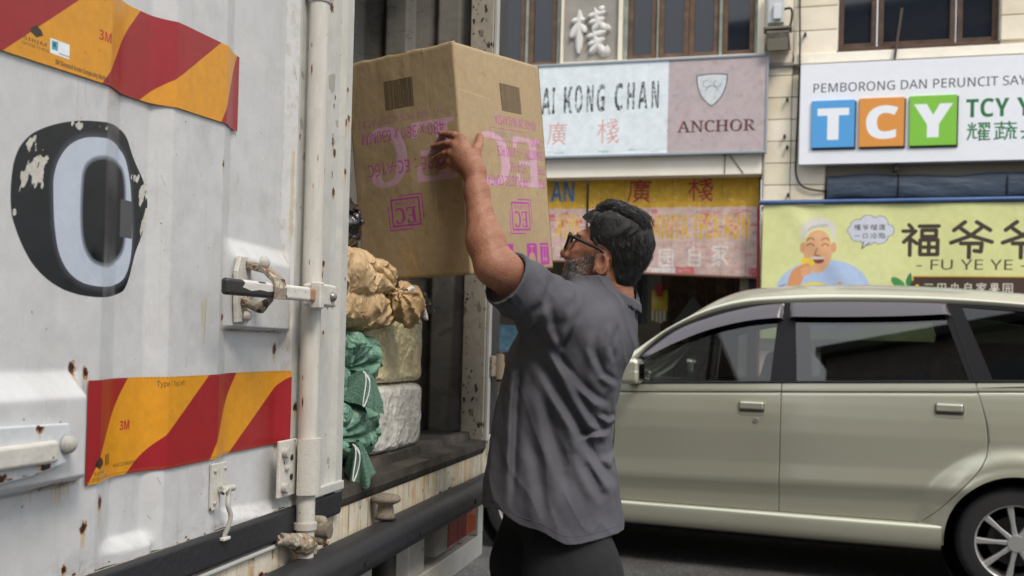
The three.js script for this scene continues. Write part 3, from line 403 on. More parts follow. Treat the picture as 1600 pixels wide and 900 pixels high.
// a filled sack lying on its side: width w, height h, length l inward; folds gather at the tie (tx, ty) of its outer end
function sackGeo(w, h, l, tx, ty, o = {}) {
  const { e = 2.6, pleat = 0.012, count = 11, crumple = 0.012, freq = 16, cell = 0.006, s = 0, droop = 0.02, reach = 0.16 } = o;
  const f = (x, y, z) => {
    const qx = Math.abs(x) / (w / 2), qy = Math.abs(y - h / 2) / (h / 2), qz = Math.abs(z + l / 2) / (l / 2);
    let d = (Math.pow(Math.pow(qx, e) + Math.pow(qy, e) + Math.pow(qz, e + 1), 1 / e) - 1) * h / 2 * 0.9; if (Math.abs(d) > 0.045) return d;
    const dx2 = x - tx, dy2 = y - ty, r = Math.hypot(dx2, dy2), a = Math.atan2(dy2, dx2), endw = smooth(z, -l * 0.45, -l * 0.02);
    const fold = Math.abs(Math.sin(a * count / 2 + 2.2 * fbm(x * 9 + s, y * 9, z * 5, 2) + s));
    d += endw * pleat * (1 - Math.pow(fold, 0.6)) * Math.exp(-r / reach) * 2.2;
    d += endw * droop * Math.exp(-(r * r) / 0.0016);
    const c1 = Math.abs(fbm(x * freq + s, y * freq + s, z * freq, 3) - 0.5) * 2, c2 = Math.abs(fbm(x * freq * 2.3 + 7 + s, y * freq * 2.3, z * freq * 2.3, 2) - 0.5) * 2;
    return d + crumple * (0.55 - c1) * 0.9 + crumple * 0.45 * (0.5 - c2) - 0.5 * crumple * ridge(fbm(x * freq * 1.4 + s, y * freq * 1.7, z * freq * 1.4 + s, 2)) ** 8;
  };
  return nets(f, [-w / 2 - 0.04, -0.03, -l - 0.03], [w / 2 + 0.04, h + 0.05, 0.05], cell);
}
function ruffle(len, r0, r1, flutes, amp, s, flat = 1) { // the gathered mouth of a sack beyond its tie, opening along -y
  return grid(flutes * 8, 10, (a, b) => { const th = a * Math.PI * 2, k = Math.sin(th * flutes + s) * amp * b + amp * 0.7 * b * (noise(a * 14, b * 3, s) - 0.5) * 2, r = lerp(r0, r1, Math.pow(b, 0.7)) + k; return [Math.cos(th) * r, -b * len * (1 + 0.35 * (noise(a * 9, s) - 0.5)), Math.sin(th) * r * flat, a, b]; });
}
const greenM = phy({ clearcoat: 0.25, clearcoatRoughness: 0.3, map: rep(tint([82, 122, 102], [112, 150, 130], 10), 5), roughness: 0.45, bumpMap: rep(crinkle, 5), bumpScale: 0.005 });
const stringM = phy({ color: 0xd4d6d6, roughness: 0.35, transmission: 0.15, thickness: 0 });
function loopString(p, name = 'string') { return add(p, name, merge([tube([[0, 0, 0], [0.012, -0.02, 0.016], [0.008, -0.06, 0.02], [-0.006, -0.10, 0.018], [-0.014, -0.112, 0.014], [-0.014, -0.09, 0.014], [0.0, -0.03, 0.012], [0.002, -0.002, 0.006]], 0.002, 40, 6), tube([[0, 0, 0], [0.006, -0.03, 0.02], [0.002, -0.07, 0.022], [-0.01, -0.108, 0.016]], 0.0018, 30, 6)]), stringM); }
const rotT = THREE.MathUtils.degToRad(77.3);
function greenSack(y, s, label, tx) {
  const g = thing('green_sack', label, 'sack', inTruck(0.09, y, 0.004), rotT, 'tied green sacks stacked in the truck');
  add(g, 'bag', sackGeo(0.66, 0.185, 0.55, tx, 0.075, { s, e: 3.6, count: 13, pleat: 0.009, crumple: 0.010, freq: 11, cell: 0.005, reach: 0.11 }), greenM);
  const rf = add(g, 'gathered_mouth', ruffle(0.085, 0.004, 0.066, 6, 0.010, s * 2.1, 0.5), greenM, [tx + 0.02, 0.075, -0.006], [-0.15, 0.4 * s, 0.5]);
  const st = loopString(g); st.position.set(tx - 0.06, 0.075, 0.012); st.rotation.z = -0.12; st.scale.set(0.8, 0.75, 0.8);
  return g;
}
greenSack(0.924, 1.3, 'green sack lying on the truck floor, lower of the two', 0.02);
greenSack(1.088, 4.1, 'green sack under the brown paper sack, upper of the two', 0.07);
{
  const g = thing('paper_sack', 'brown paper sack with twisted mouth on top of the green sacks', 'sack', inTruck(0.15, 1.246, 0.012), rotT);
  const pm = std({ map: rep(tint([172, 142, 102], [200, 172, 132], 5), 2), roughness: 0.55, bumpMap: rep(crinkle, 3), bumpScale: 0.008 });
  add(g, 'bag', sackGeo(0.78, 0.22, 0.62, 0.25, 0.11, { s: 2.7, count: 15, pleat: 0.008, crumple: 0.009, freq: 8, cell: 0.0055, e: 4, reach: 0.26, droop: 0.008 }), pm);
  add(g, 'gathered_mouth', nets((x, y, z) => { const a = Math.atan2(y, z), r = Math.hypot(y, z); return (Math.hypot(x / 0.075, y / 0.062, z / 0.05) - 1) * 0.05 + 0.009 * Math.abs(Math.sin(a * 4 + 5 * fbm(x * 20, y * 20, z * 20, 2))) + 0.010 * (fbm(x * 30, y * 30, z * 30, 3) - 0.5); }, [-0.11, -0.09, -0.08], [0.11, 0.09, 0.08], 0.005), pm, [0.275, 0.085, -0.004], [0, 0, -0.5]);
  add(g, 'string', tube([[0.24, 0.10, 0.01], [0.30, 0.12, 0.01], [0.36, 0.085, 0.0], [0.41, 0.06, 0.0], [0.44, 0.055, 0.0], [0.445, 0.085, -0.01], [0.40, 0.115, -0.01], [0.33, 0.13, 0.0]], 0.004, 50, 6), stringM);
  add(g, 'tie', tube([[0.225, 0.12, 0.012], [0.245, 0.128, 0.02], [0.262, 0.112, 0.02], [0.258, 0.088, 0.014], [0.24, 0.08, 0.012]], 0.006, 20, 6), stringM);
}
function packGeo(w, h, l, s, crumple, e = 5) { return sackGeo(w, h, l, w * 0.2, h * 0.5, { s, e, count: 5, pleat: 0, crumple, freq: 11, cell: 0.0075, droop: 0 }); }
const film = (lo, hi, rough) => phy({ map: rep(tint(lo, hi, 9), 5), roughness: rough, clearcoat: 0.9, clearcoatRoughness: 0.16, bumpMap: rep(crinkle, 4), bumpScale: 0.0045 });
tag(add(scene, 'plastic_bale', packGeo(0.46, 0.20, 0.5, 5.5, 0.0022, 9), film([206, 203, 197], [228, 226, 221], 0.4), inTruck(0.60, 0.924, -0.055), [0, rotT, 0]), 'white plastic wrapped bale on the truck floor', 'bale');
tag(add(scene, 'plastic_bale_001', packGeo(0.44, 0.20, 0.5, 8.2, 0.0018, 14), film([204, 190, 142], [226, 214, 172], 0.35), inTruck(0.585, 1.118, -0.058), [0, rotT, 0]), 'yellowish plastic wrapped bale on top of the white bale', 'bale');
{
  const g = thing('brown_bag', 'brown bag in clear plastic on top of the yellowish bale', 'bag', inTruck(0.55, 1.305, -0.07), rotT);
  add(g, 'bag', packGeo(0.40, 0.10, 0.42, 3.1, 0.014, 3), std({ map: rep(tint([108, 84, 60], [140, 112, 84], 6), 3), roughness: 0.5 }));
  add(g, 'plastic_tail', grid(40, 10, (a, b) => [0.16 + a * 0.20, 0.07 - a * 0.045 + 0.03 * (b - 0.5) * (1.2 - a) + 0.006 * Math.sin(a * 20 + b * 4), 0.012 + 0.03 * (b - 0.5) + 0.008 * Math.sin(b * 9 + a * 6), a, b]), phy({ color: 0xd2d4d6, transmission: 0.6, thickness: 0, roughness: 0.2, clearcoat: 1 }));
}
tag(add(scene, 'black_bundle', packGeo(0.55, 0.17, 0.5, 9.4, 0.014, 4), phy({ color: new THREE.Color().setRGB(0.012, 0.012, 0.014), roughness: 0.22, clearcoat: 1, clearcoatRoughness: 0.15, bumpMap: rep(bumpSoft, 7), bumpScale: 0.012 }), inTruck(0.22, 1.452, -0.10), [0, rotT, 0]), 'black plastic wrapped bundle above the brown paper sack', 'bundle');

// ---------- carton held up by the man ----------
const boxQ = new THREE.Matrix4().makeBasis(V(0.8612, 0.0484, 0.506), V(-0.1021, 0.9917, 0.0788), V(-0.498, -0.1195, 0.8589));
const carton = thing('cardboard_carton', 'large brown cardboard carton with upside down magenta print held up by the man', 'carton', [-0.1161, 1.4239, -2.7229]);
carton.quaternion.setFromRotationMatrix(boxQ);
const BW = 0.375, BH = 0.63, BD = 0.485;
const MAG = '#ac4098', PALE = '#c6a0b2', KRAFT = '#a99473';
function kraft(g, w, h) { g.fillStyle = KRAFT; g.fillRect(0, 0, w, h); for (let x = 0; x < w; x += 9) { g.fillStyle = `rgba(90,66,36,${rr(0.01, 0.05)})`; g.fillRect(x, 0, rr(2, 5), h); } for (let i = 0; i < 60; i++) { g.strokeStyle = `rgba(225,205,165,${rr(0.05, 0.22)})`; g.lineWidth = rr(1, 3); const x = rr(0, w), y = rr(0, h); g.beginPath(); g.moveTo(x, y); g.lineTo(x + rr(-30, 30), y + rr(-70, 70)); g.stroke(); } wear(g, w, h, 30, 'rgba(110,84,50,0.16)', 8, 50); }
function barcode(g, x, y, w, h) { g.fillStyle = 'rgba(90,72,48,0.45)'; g.fillRect(x, y, w, h); g.fillStyle = 'rgba(50,40,30,0.72)'; let p = x; while (p < x + w - 4) { const k = rr(1.5, 7); g.fillRect(p, y, k, h); p += k + rr(2, 7); } g.strokeStyle = 'rgba(50,40,30,0.6)'; g.lineWidth = 3; g.strokeRect(x, y, w, h); }
function logo(g, x, y, w, h) { // drawn upright in its own field
  g.strokeStyle = MAG; g.fillStyle = MAG; g.lineWidth = w * 0.045;
  g.beginPath(); g.moveTo(x + w * 0.1, y + h * 0.14); g.lineTo(x + w * 0.1, y + h * 0.9); g.lineTo(x + w * 0.9, y + h * 0.9); g.lineTo(x + w * 0.9, y + h * 0.14); g.closePath(); g.stroke();
  g.lineWidth = w * 0.028; g.beginPath(); g.moveTo(x, y + h * 0.3); g.lineTo(x, y + h); g.lineTo(x + w * 0.62, y + h); g.moveTo(x + w, y + h * 0.72); g.lineTo(x + w, y + h * 0.03); g.lineTo(x + w * 0.34, y + h * 0.03); g.stroke();
  fitText(g, 'EC', x + w * 0.17, y + h * 0.66, w * 0.66, h * 0.46, 'bold @ serif'); fitText(g, 'ESIPAK', x + w * 0.19, y + h * 0.84, w * 0.62, h * 0.12, '@ sans-serif'); g.beginPath(); g.arc(x + w * 1.08, y + h * 0.02, w * 0.03, 0, 7); g.lineWidth = 2; g.stroke();
}
function line(g, str, x, y, w, h, font = '@ sans-serif', col = MAG, al = 0.9) { g.globalAlpha = al; g.fillStyle = col; flipped(g, x, y, w, h, (W, H) => fitText(g, str, 0, H, W, H, font)); g.globalAlpha = 1; }
const S = 2000; // pixels per metre of print
const [fA, ga] = canvasOf(BW * S, BH * S), [fB, gb] = canvasOf(BD * S, BH * S);
{ const g = ga, w = BW * S, h = BH * S; kraft(g, w, h);
  g.fillStyle = 'rgba(120,92,54,0.18)'; g.fillRect(w * 0.30, 0, w * 0.14, h * 0.30);
  barcode(g, w * 0.36, h * 0.115, w * 0.26, h * 0.125);
  line(g, 'EC', w * 0.15, h * 0.315, w * 0.82, h * 0.265, 'bold @ serif', PALE, 0.95);
  line(g, '+/- 100 PCS X 20 PACKS', w * 0.08, h * 0.268, w * 0.80, h * 0.034, 'bold @ sans-serif', '#a06a8c', 0.6);
  line(g, '480 x 380 x 630MM', w * 0.10, h * 0.328, w * 0.77, h * 0.05); line(g, 'TYPE : EC-A16C', w * 0.14, h * 0.47, w * 0.74, h * 0.055);
  flipped(g, w * 0.31, h * 0.625, w * 0.32, h * 0.155, (W, H) => logo(g, 0, 0, W, H));
  g.fillStyle = 'rgba(196,158,96,0.35)'; g.fillRect(w * 0.40, h * 0.85, w * 0.13, h * 0.15); g.strokeStyle = 'rgba(230,200,150,0.5)'; g.lineWidth = 3; g.beginPath(); g.moveTo(w * 0.48, h * 0.88); g.lineTo(w * 0.53, h * 0.97); g.stroke();
  g.strokeStyle = 'rgba(214,192,150,0.5)'; g.lineWidth = 4; g.beginPath(); g.moveTo(w * 0.74, 0); g.lineTo(w * 0.745, h * 0.2); g.lineTo(w * 0.75, h * 0.8); g.stroke(); speckle(g, w | 0, h | 0, 0.04); }
{ const g = gb, w = BD * S, h = BH * S; kraft(g, w, h);
  barcode(g, w * 0.47, h * 0.135, w * 0.24, h * 0.125);
  line(g, 'EC', w * 0.14, h * 0.37, w * 0.80, h * 0.235, 'bold @ serif', PALE, 0.95);
  line(g, 'MADE IN MALAYSIA', w * 0.37, h * 0.285, w * 0.52, h * 0.042);
  g.strokeStyle = MAG; g.lineWidth = 3; g.strokeRect(w * 0.31, h * 0.345, w * 0.42, h * 0.055); line(g, 'No. 220714', w * 0.36, h * 0.36, w * 0.24, h * 0.022, '@ sans-serif', '#77729a', 0.7);
  line(g, 'CTN NO', w * 0.80, h * 0.368, w * 0.17, h * 0.04); line(g, 'QUANTITY : +/- 2000 PCS', w * 0.37, h * 0.425, w * 0.60, h * 0.046);
  line(g, 'TYPE', w * 0.87, h * 0.495, w * 0.10, h * 0.044); line(g, ': EC-A16C', w * 0.50, h * 0.495, w * 0.24, h * 0.044); line(g, 'ITEM', w * 0.87, h * 0.56, w * 0.10, h * 0.046); line(g, ': PP PLASTIC CONTAINER', w * 0.12, h * 0.56, w * 0.63, h * 0.046);
  flipped(g, w * 0.47, h * 0.665, w * 0.27, h * 0.165, (W, H) => logo(g, 0, 0, W, H));
  for (const [x, k] of [[0.36, 0], [0.66, 1], [0.83, 2]]) { g.fillStyle = MAG; const x0 = w * x, y0 = h * 0.872, ww = w * (k === 2 ? 0.12 : 0.13), hh = h * 0.108; g.fillRect(x0, y0, ww, hh); g.strokeStyle = g.fillStyle = KRAFT; g.lineWidth = 6; const cx = x0 + ww / 2;
    if (k === 2) for (const q of [0.36, 0.64]) { g.beginPath(); g.moveTo(x0 + ww * q, y0 + hh * 0.22); g.lineTo(x0 + ww * q, y0 + hh * 0.75); g.stroke(); g.beginPath(); g.moveTo(x0 + ww * q - 14, y0 + hh * 0.68); g.lineTo(x0 + ww * q + 14, y0 + hh * 0.68); g.lineTo(x0 + ww * q, y0 + hh * 0.88); g.fill(); if (q < 0.5) g.fillRect(x0 + 14, y0 + hh * 0.1, ww - 28, 8); }
    else if (k === 1) { g.fillRect(cx - 24, y0 + hh * 0.1, 48, 9); g.beginPath(); g.moveTo(cx, y0 + hh * 0.1); g.lineTo(cx, y0 + hh * 0.45); g.stroke(); g.beginPath(); g.moveTo(cx - 44, y0 + hh * 0.9); g.quadraticCurveTo(cx - 44, y0 + hh * 0.42, cx, y0 + hh * 0.42); g.quadraticCurveTo(cx + 44, y0 + hh * 0.42, cx + 44, y0 + hh * 0.9); g.fill(); }
    else { g.beginPath(); g.arc(cx - 12, y0 + hh * 0.2, 12, Math.PI, 0); g.lineTo(cx, y0 + hh * 0.6); g.stroke(); g.beginPath(); g.moveTo(cx - 48, y0 + hh * 0.56); g.quadraticCurveTo(cx, y0 + hh * 1.2, cx + 48, y0 + hh * 0.56); g.fill(); } }
  g.strokeStyle = 'rgba(220,200,160,0.5)'; g.lineWidth = 3; g.beginPath(); g.moveTo(w * 0.02, h * 0.2); g.lineTo(w * 0.34, h * 0.22); g.stroke(); speckle(g, w | 0, h | 0, 0.04); }
const kraftT = tint([152, 132, 98], [168, 148, 114], 8), kraftM = std({ map: rep(kraftT, 3), roughness: 0.85 });
const dentA = (a, b) => 0.0025 * (fbm(a * 4, b * 5, 1, 3) - 0.5) * 2 * Math.sin(Math.PI * a), bow = (a, b) => 0.006 * Math.sin(Math.PI * a) * Math.sin(Math.PI * b);
const edge = 0.006, rim = (a) => Math.min(1, Math.min(a, 1 - a) / 0.018), roundE = (a, b) => -edge * (1 - Math.sqrt(1 - (1 - rim(a)) ** 2)) - edge * (1 - Math.sqrt(1 - (1 - rim(b)) ** 2));
const nonU = (a) => { const k = 0.02; return a < 0.15 ? a / 0.15 * k : a > 0.85 ? 1 - (1 - a) / 0.15 * k : lerp(k, 1 - k, (a - 0.15) / 0.7); };
const sideA = grid(60, 60, (i, j) => { const a = nonU(i), b = nonU(j); return [-BW + a * BW, b * BH + (b > 0.9 ? 0.004 * (noise(a * 12, 3) - 0.5) : 0), roundE(a, b) + bow(a, b) + dentA(a, b), a, b]; });
const sideB = grid(60, 60, (i, j) => { const a = nonU(i), b = nonU(j); return [roundE(a, b) + bow(a, b) + dentA(a + 3, b), b * BH, -a * BD, a, b]; });
add(carton, 'printed_side', sideA, std({ map: texOf(fA), roughness: 0.85, bumpMap: rep(bumpSoft, 2), bumpScale: 0.002 }));
add(carton, 'printed_side', sideB, std({ map: texOf(fB), roughness: 0.85, bumpMap: rep(bumpSoft, 2), bumpScale: 0.002 }));
add(carton, 'plain_side', grid(8, 8, (a, b) => [-a * BW, b * BH, -BD + 0.002, a * BW, b * BH]), kraftM);
add(carton, 'plain_side', grid(8, 8, (a, b) => [-BW + 0.002, b * BH, -a * BD, a * BD, b * BH]), kraftM);
for (const y of [0.003, BH - 0.003]) { // two flaps meeting over the middle, with tape across the joint
  const s = y < 0.1 ? -1 : 1;
  add(carton, 'flap', box(-BW / 2 + 0.002, -0.004, y - 0.002, y + 0.002, -BD + 0.004, -0.004, 0.001), kraftM); add(carton, 'flap', box(-BW + 0.004, -BW / 2 - 0.002, y - 0.002, y + 0.002, -BD + 0.004, -0.004, 0.001), kraftM);
  add(carton, 'tape', box(-BW / 2 - 0.03, -BW / 2 + 0.03, y + s * 0.0025, y + s * 0.0032, -BD + 0.003, -0.003, 0), phy({ color: 0xb9945a, roughness: 0.25, clearcoat: 0.6 }));
}

// ---------- parked people carrier (local x to its rear, z outward on the near side; centre line at z = CZ) ----------
const car = thing('people_carrier', 'champagne beige people carrier with dark window visors parked in front of the shops', 'car', [2.613, 0, -5.1], THREE.MathUtils.degToRad(-20));
const CZ = -0.82;
const carPaint = phy({ color: new THREE.Color().setRGB(0.535, 0.53, 0.42), metalness: 0.65, roughness: 0.3, clearcoat: 0.8, clearcoatRoughness: 0.08, bumpMap: rep(bumpSoft, 0.8), bumpScale: 0.0006 });
const blackTrim = phy({ color: new THREE.Color().setRGB(0.014, 0.014, 0.016), roughness: 0.3, specularIntensity: 0.35 }), innerM = std({ color: new THREE.Color().setRGB(0.01, 0.01, 0.011), roughness: 0.9 });
const belt = (x) => 1.115 + 0.0375 * (x + 0.2);
const creaseY = (x) => 0.508 + 0.022 * (x + 2.05);
const sideT = [[0.20, -0.045], [0.30, -0.03], [0.38, -0.026], [0.44, -0.020], [0.49, -0.005], [0.505, 0.001], [0.52, 0.005], [0.535, 0.006], [0.57, 0.003], [0.62, -0.001], [0.68, -0.001], [0.80, 0.0], [0.90, -0.004], [0.97, -0.012], [1.03, -0.022], [1.08, -0.034], [1.14, -0.052]];
const sideS = (y) => (pick(sideT, y - 0.008) + pick(sideT, y) * 2 + pick(sideT, y + 0.008)) / 4;
const planX = (x) => -0.03 * ((x + 1.1) / 1.7) ** 2 - (x < -2.75 ? 0.55 * (x + 2.75) ** 2 : 0) - (x > 0.45 ? 0.9 * (x - 0.45) ** 2 : 0);
function sideZ(x, y) {
  let z = sideS(y - (creaseY(x) - 0.515) * smooth(y, 1.0, 0.6)) + planX(x);
  for (const cx of [0, -2.655]) { const r = Math.hypot(x - cx, y - 0.29); if (y > 0.2) z += 0.03 * smooth(r, 0.515, 0.40) * smooth(y, 0.2, 0.34) + 0.006 * smooth(r, 0.40, 0.36); }
  const gl = y - belt(x) + 0.052; z -= 0.004 * Math.exp(-(gl * gl) / 0.00002);                  // styling groove under the windows
  return z;
}
function flanged(nu, nv, map, openTop) { // panel with its edges turned inward
  return grid(nu + 2, nv + 2, (a, b, i, j) => { const q = (k, n) => k <= 1 ? 0 : k === 2 ? 0.14 / n : k === n ? 1 - 0.14 / n : k > n ? 1 : (k - 1) / n, u = q(i, nu), v = q(j, nv), p = map(u, v), e = (i === 0 || j === 0 || i === nu + 2 || j === nv + 2) && !(openTop && j === nv + 2 && p[1] > 0.795); return [p[0], p[1], p[2] - (e ? 0.028 : 0), p[0], p[1]]; });
}
function mirrorGeo(g) { const q = g.clone(), p = q.attributes.position, n = q.attributes.normal; for (let i = 0; i < p.count; i++) { p.setZ(i, 2 * CZ - p.getZ(i)); n.setZ(i, -n.getZ(i)); } if (q.index) { const a = q.index.array; for (let i = 0; i < a.length; i += 3) { const t = a[i]; a[i] = a[i + 1]; a[i + 1] = t; } } return q; }
function both(name, geo, mat, fn) { const m = add(car, name, geo, mat); add(car, name, mirrorGeo(geo), mat); return m; }
const rdEdge = [[0.355, -0.475], [0.372, -0.458], [0.41, -0.41], [0.447, -0.367], [0.50, -0.32], [0.554, -0.275], [0.62, -0.215], [0.677, -0.176], [0.73, -0.152], [0.778, -0.145], [0.85, -0.150], [0.91, -0.158], [1.0, -0.180], [1.107, -0.208]];
const rdX = (y) => (pick(rdEdge, y - 0.015) + pick(rdEdge, y) + pick(rdEdge, y + 0.015)) / 3;
const doorPanel = (xl, xr, yb) => flanged(60, 70, (u, v) => { let y = lerp(yb, 1.0, v), x = lerp(xl(y), xr(y), u); y = lerp(yb, belt(x) - 0.002, v); x = lerp(xl(y), xr(y), u); return [x, y, sideZ(x, y)]; });
const frontDoor = both('front_door', doorPanel((y) => -2.13 - 0.05 * smooth(y, 0.75, 0.35), () => -1.1915, 0.366), carPaint);
const rearDoor = both('rear_door', doorPanel(() => -1.1875, (y) => rdX(y) - 0.002, 0.366), carPaint);
function archPanel(cx, outer, th0, th1, openTop) { // between a wheel arch and an outline seen from the wheel's centre
  const hit = (th) => { const c = Math.cos(th), s = Math.sin(th); let best = 9; for (let i = 0; i < outer.length - 1; i++) { const [x0, y0] = outer[i], [x1, y1] = outer[i + 1], ax = x0 - cx, ay = y0 - 0.29, bx = x1 - x0, by = y1 - y0, den = c * by - s * bx; if (Math.abs(den) < 1e-9) continue; const r = (ax * by - ay * bx) / den, k = (ax * s - ay * c) / den; if (k >= -1e-6 && k <= 1 + 1e-6 && r > 0.3 && r < best) best = r; } return best > 2 ? 0.46 : best; };
  return flanged(160, 26, (u, v) => { const th = lerp(th0, th1, u), r = lerp(0.348, hit(th), v), x = cx + r * Math.cos(th), y = 0.29 + r * Math.sin(th); return [x, y, sideZ(x, y)]; }, openTop);
}
const rq = [[-0.60, 0.262], [-0.478, 0.355], ...rdEdge.slice(1).map(([y, x]) => [rdX(y) + 0.003, y]), [0.60, 1.14], [0.68, 0.95], [0.705, 0.7], [0.70, 0.24]].map(([x, y]) => [x, y]);
const lowQ = archPanel(0, [[-0.38, 0.25], [-0.475, 0.362], ...rdEdge.filter(([y]) => y > 0.36 && y < 0.79).map(([y]) => [rdX(y) + 0.003, y]), [rdX(0.80) + 0.003, 0.80], [0.70, 0.80], [0.70, 0.24]], Math.PI * 1.035, -0.06, true);
const highQ = grid(62, 40, (a, b, i, j) => { const y = lerp(0.80, belt(0.2) + 0.01, b), x0 = rdX(y) + 0.002, x = lerp(x0, lerp(0.70, 0.60, smooth(y, 0.85, 1.14)), clamp((i - 1) / 61)), yy = lerp(0.80, Math.min(belt(x) - 0.002, 2), b); return [x, yy, sideZ(x, yy) - (i === 0 ? 0.028 : 0), x, yy]; });
both('rear_quarter_panel', mergeGeometries([lowQ.toNonIndexed(), highQ.toNonIndexed()]), carPaint);
both('front_fender', archPanel(-2.655, [[-3.2, 0.27], [-3.26, 0.62], [-3.2, 0.80], [-2.95, 0.905], [-2.6, 0.975], [-2.25, 1.015], [-2.137, 1.03], [-2.136, 0.75], [-2.18, 0.362], [-2.25, 0.26]], Math.PI * 1.02, -0.03), carPaint);
// skirt under the doors with a ledge on top
both('sill_skirt', grid(60, 12, (a, b) => { const x = lerp(-2.27, -0.36, a), q = [[0.215, -0.06], [0.225, -0.02], [0.245, 0.004], [0.29, 0.012], [0.335, 0.012], [0.352, 0.007], [0.360, -0.004], [0.363, -0.03]], k = b * (q.length - 1), i = Math.min(q.length - 2, Math.floor(k)), f = k - i; return [x, lerp(q[i][0], q[i + 1][0], f) + 0.008 * (1 - b) * smooth(x, -0.7, -2.1), lerp(q[i][1], q[i + 1][1], f) + planX(x) * 0.6, x, b]; }), carPaint);
// dark inner shell so that the gaps between panels read as gaps; open round the wheels
{ const p = [[-3.1, 0.24]]; const arc = (cx) => { for (let i = 0; i <= 16; i++) { const a = Math.PI * (1 - i / 16); p.push([cx + 0.352 * Math.cos(a), Math.max(0.24, 0.27 + 0.352 * Math.sin(a))]); } }; arc(-2.655); arc(0); p.push([0.62, 0.24], [0.62, 1.02], [-2.2, 0.98], [-2.9, 0.86], [-3.12, 0.7]); add(car, 'inner_shell', extr(p, 1.52), innerM, [0, 0, CZ - 0.76]); }
add(car, 'underbody', box(-2.2, -0.4, 0.19, 0.235, CZ - 0.7, CZ + 0.7), innerM);
// glasshouse: side plane leans inward 0.3 per metre
const GH = -Math.atan(0.3), gcos = Math.cos(GH), gp = ([x, y]) => [x, (y - 1.06) / gcos];
const railTop = [[-2.34, 1.055], [-2.068, 1.236], [-1.942, 1.325], [-1.833, 1.396], [-1.653, 1.496], [-1.472, 1.556], [-1.292, 1.582], [-0.941, 1.598], [-0.441, 1.587], [0.029, 1.552], [0.40, 1.51], [0.56, 1.47]];
const railBot = [[-2.25, 1.025], [-2.059, 1.15], [-1.973, 1.248], [-1.849, 1.353], [-1.65, 1.452], [-1.433, 1.511], [-1.176, 1.530], [-0.837, 1.538], [-0.344, 1.534], [0.029, 1.512], [0.38, 1.475], [0.50, 1.44]];
const smoothLine = (pts, n) => new THREE.SplineCurve(pts.map((p) => new THREE.Vector2(...p))).getPoints(n).map((p) => [p.x, p.y]);
const rt = smoothLine(railTop, 70), rb = smoothLine(railBot, 70);
function onSide(name, geo, mat, off = 0, parent = car) { // geometry drawn in the glasshouse plane, on both sides
  const g = geo.clone(); g.rotateX(GH); g.translate(0, 1.06, -0.052 + off); const m = add(parent, name, g, mat); add(parent, name, mirrorGeo(g.index ? g : g), mat); return m;
}
onSide('roof_rail', grid(70, 8, (a, b, i) => { const k = Math.round(a * 70), p = gp(rb[k]), q = gp(rt[k]), bulge = [0, 0.008, 0.013, 0.015, 0.014, 0.010, 0.003, -0.009, -0.03][Math.round(b * 8)]; return [lerp(p[0], q[0], b), lerp(p[1], q[1], b), bulge, a, b]; }), carPaint, 0.004);
const fw = [[-1.985, 1.058], [-1.255, 1.079], [-1.226, 1.506], [-1.433, 1.489], [-1.65, 1.430], [-1.84, 1.330], [-1.955, 1.232], [-1.99, 1.175]];
const rw = [[-1.112, 1.085], [-0.238, 1.116], [-0.372, 1.514], [-0.837, 1.520], [-1.138, 1.512]];
const qw = [[-0.125, 1.126], [0.44, 1.142], [0.40, 1.30], [0.30, 1.44], [0.02, 1.490], [-0.272, 1.512]];
const outline = [[-2.10, 1.045], ...[[-1.6, 0], [-1.2, 0], [-0.6, 0], [0, 0], [0.58, 0]].map(([x]) => [x, belt(x) - 0.012]), [0.50, 1.44], ...rb.slice(0, 68).reverse().filter((p, i) => i % 3 === 0 && p[0] > -2.04 && p[0] < 0.4).map(([x, y]) => [x, y + 0.012]), [-2.085, 1.13]];
onSide('window_surround', extr(outline.map(gp), 0.016, 0, [fw, rw, qw].map((h) => h.map(gp))), blackTrim, -0.014);
const glassM = phy({ color: new THREE.Color().setRGB(0.52, 0.56, 0.56), transmission: 1, thickness: 0, roughness: 0.015, ior: 1.75 }), tintM = phy({ color: new THREE.Color().setRGB(0.08, 0.09, 0.1), transmission: 1, thickness: 0, roughness: 0.015, ior: 1.7 }), tintR = phy({ color: new THREE.Color().setRGB(0.24, 0.27, 0.27), transmission: 1, thickness: 0, roughness: 0.015, ior: 1.9 });
const pane = (pts) => new THREE.ShapeGeometry(shapeOf(pts.map(gp)));
onSide('front_door_glass', pane(fw), glassM, -0.004); onSide('rear_door_glass', pane(rw), tintR, -0.004); onSide('quarter_glass', pane(qw), tintM, -0.002);
onSide('door_gap', extr([[-1.194, 1.082], [-1.187, 1.082], [-1.187, 1.53], [-1.194, 1.53]].map(gp), 0.003), innerM, 0.0025);
onSide('door_gap', extr([[-0.21, 1.118], [-0.203, 1.118], [-0.335, 1.53], [-0.342, 1.53]].map(gp), 0.003), innerM, 0.0025);
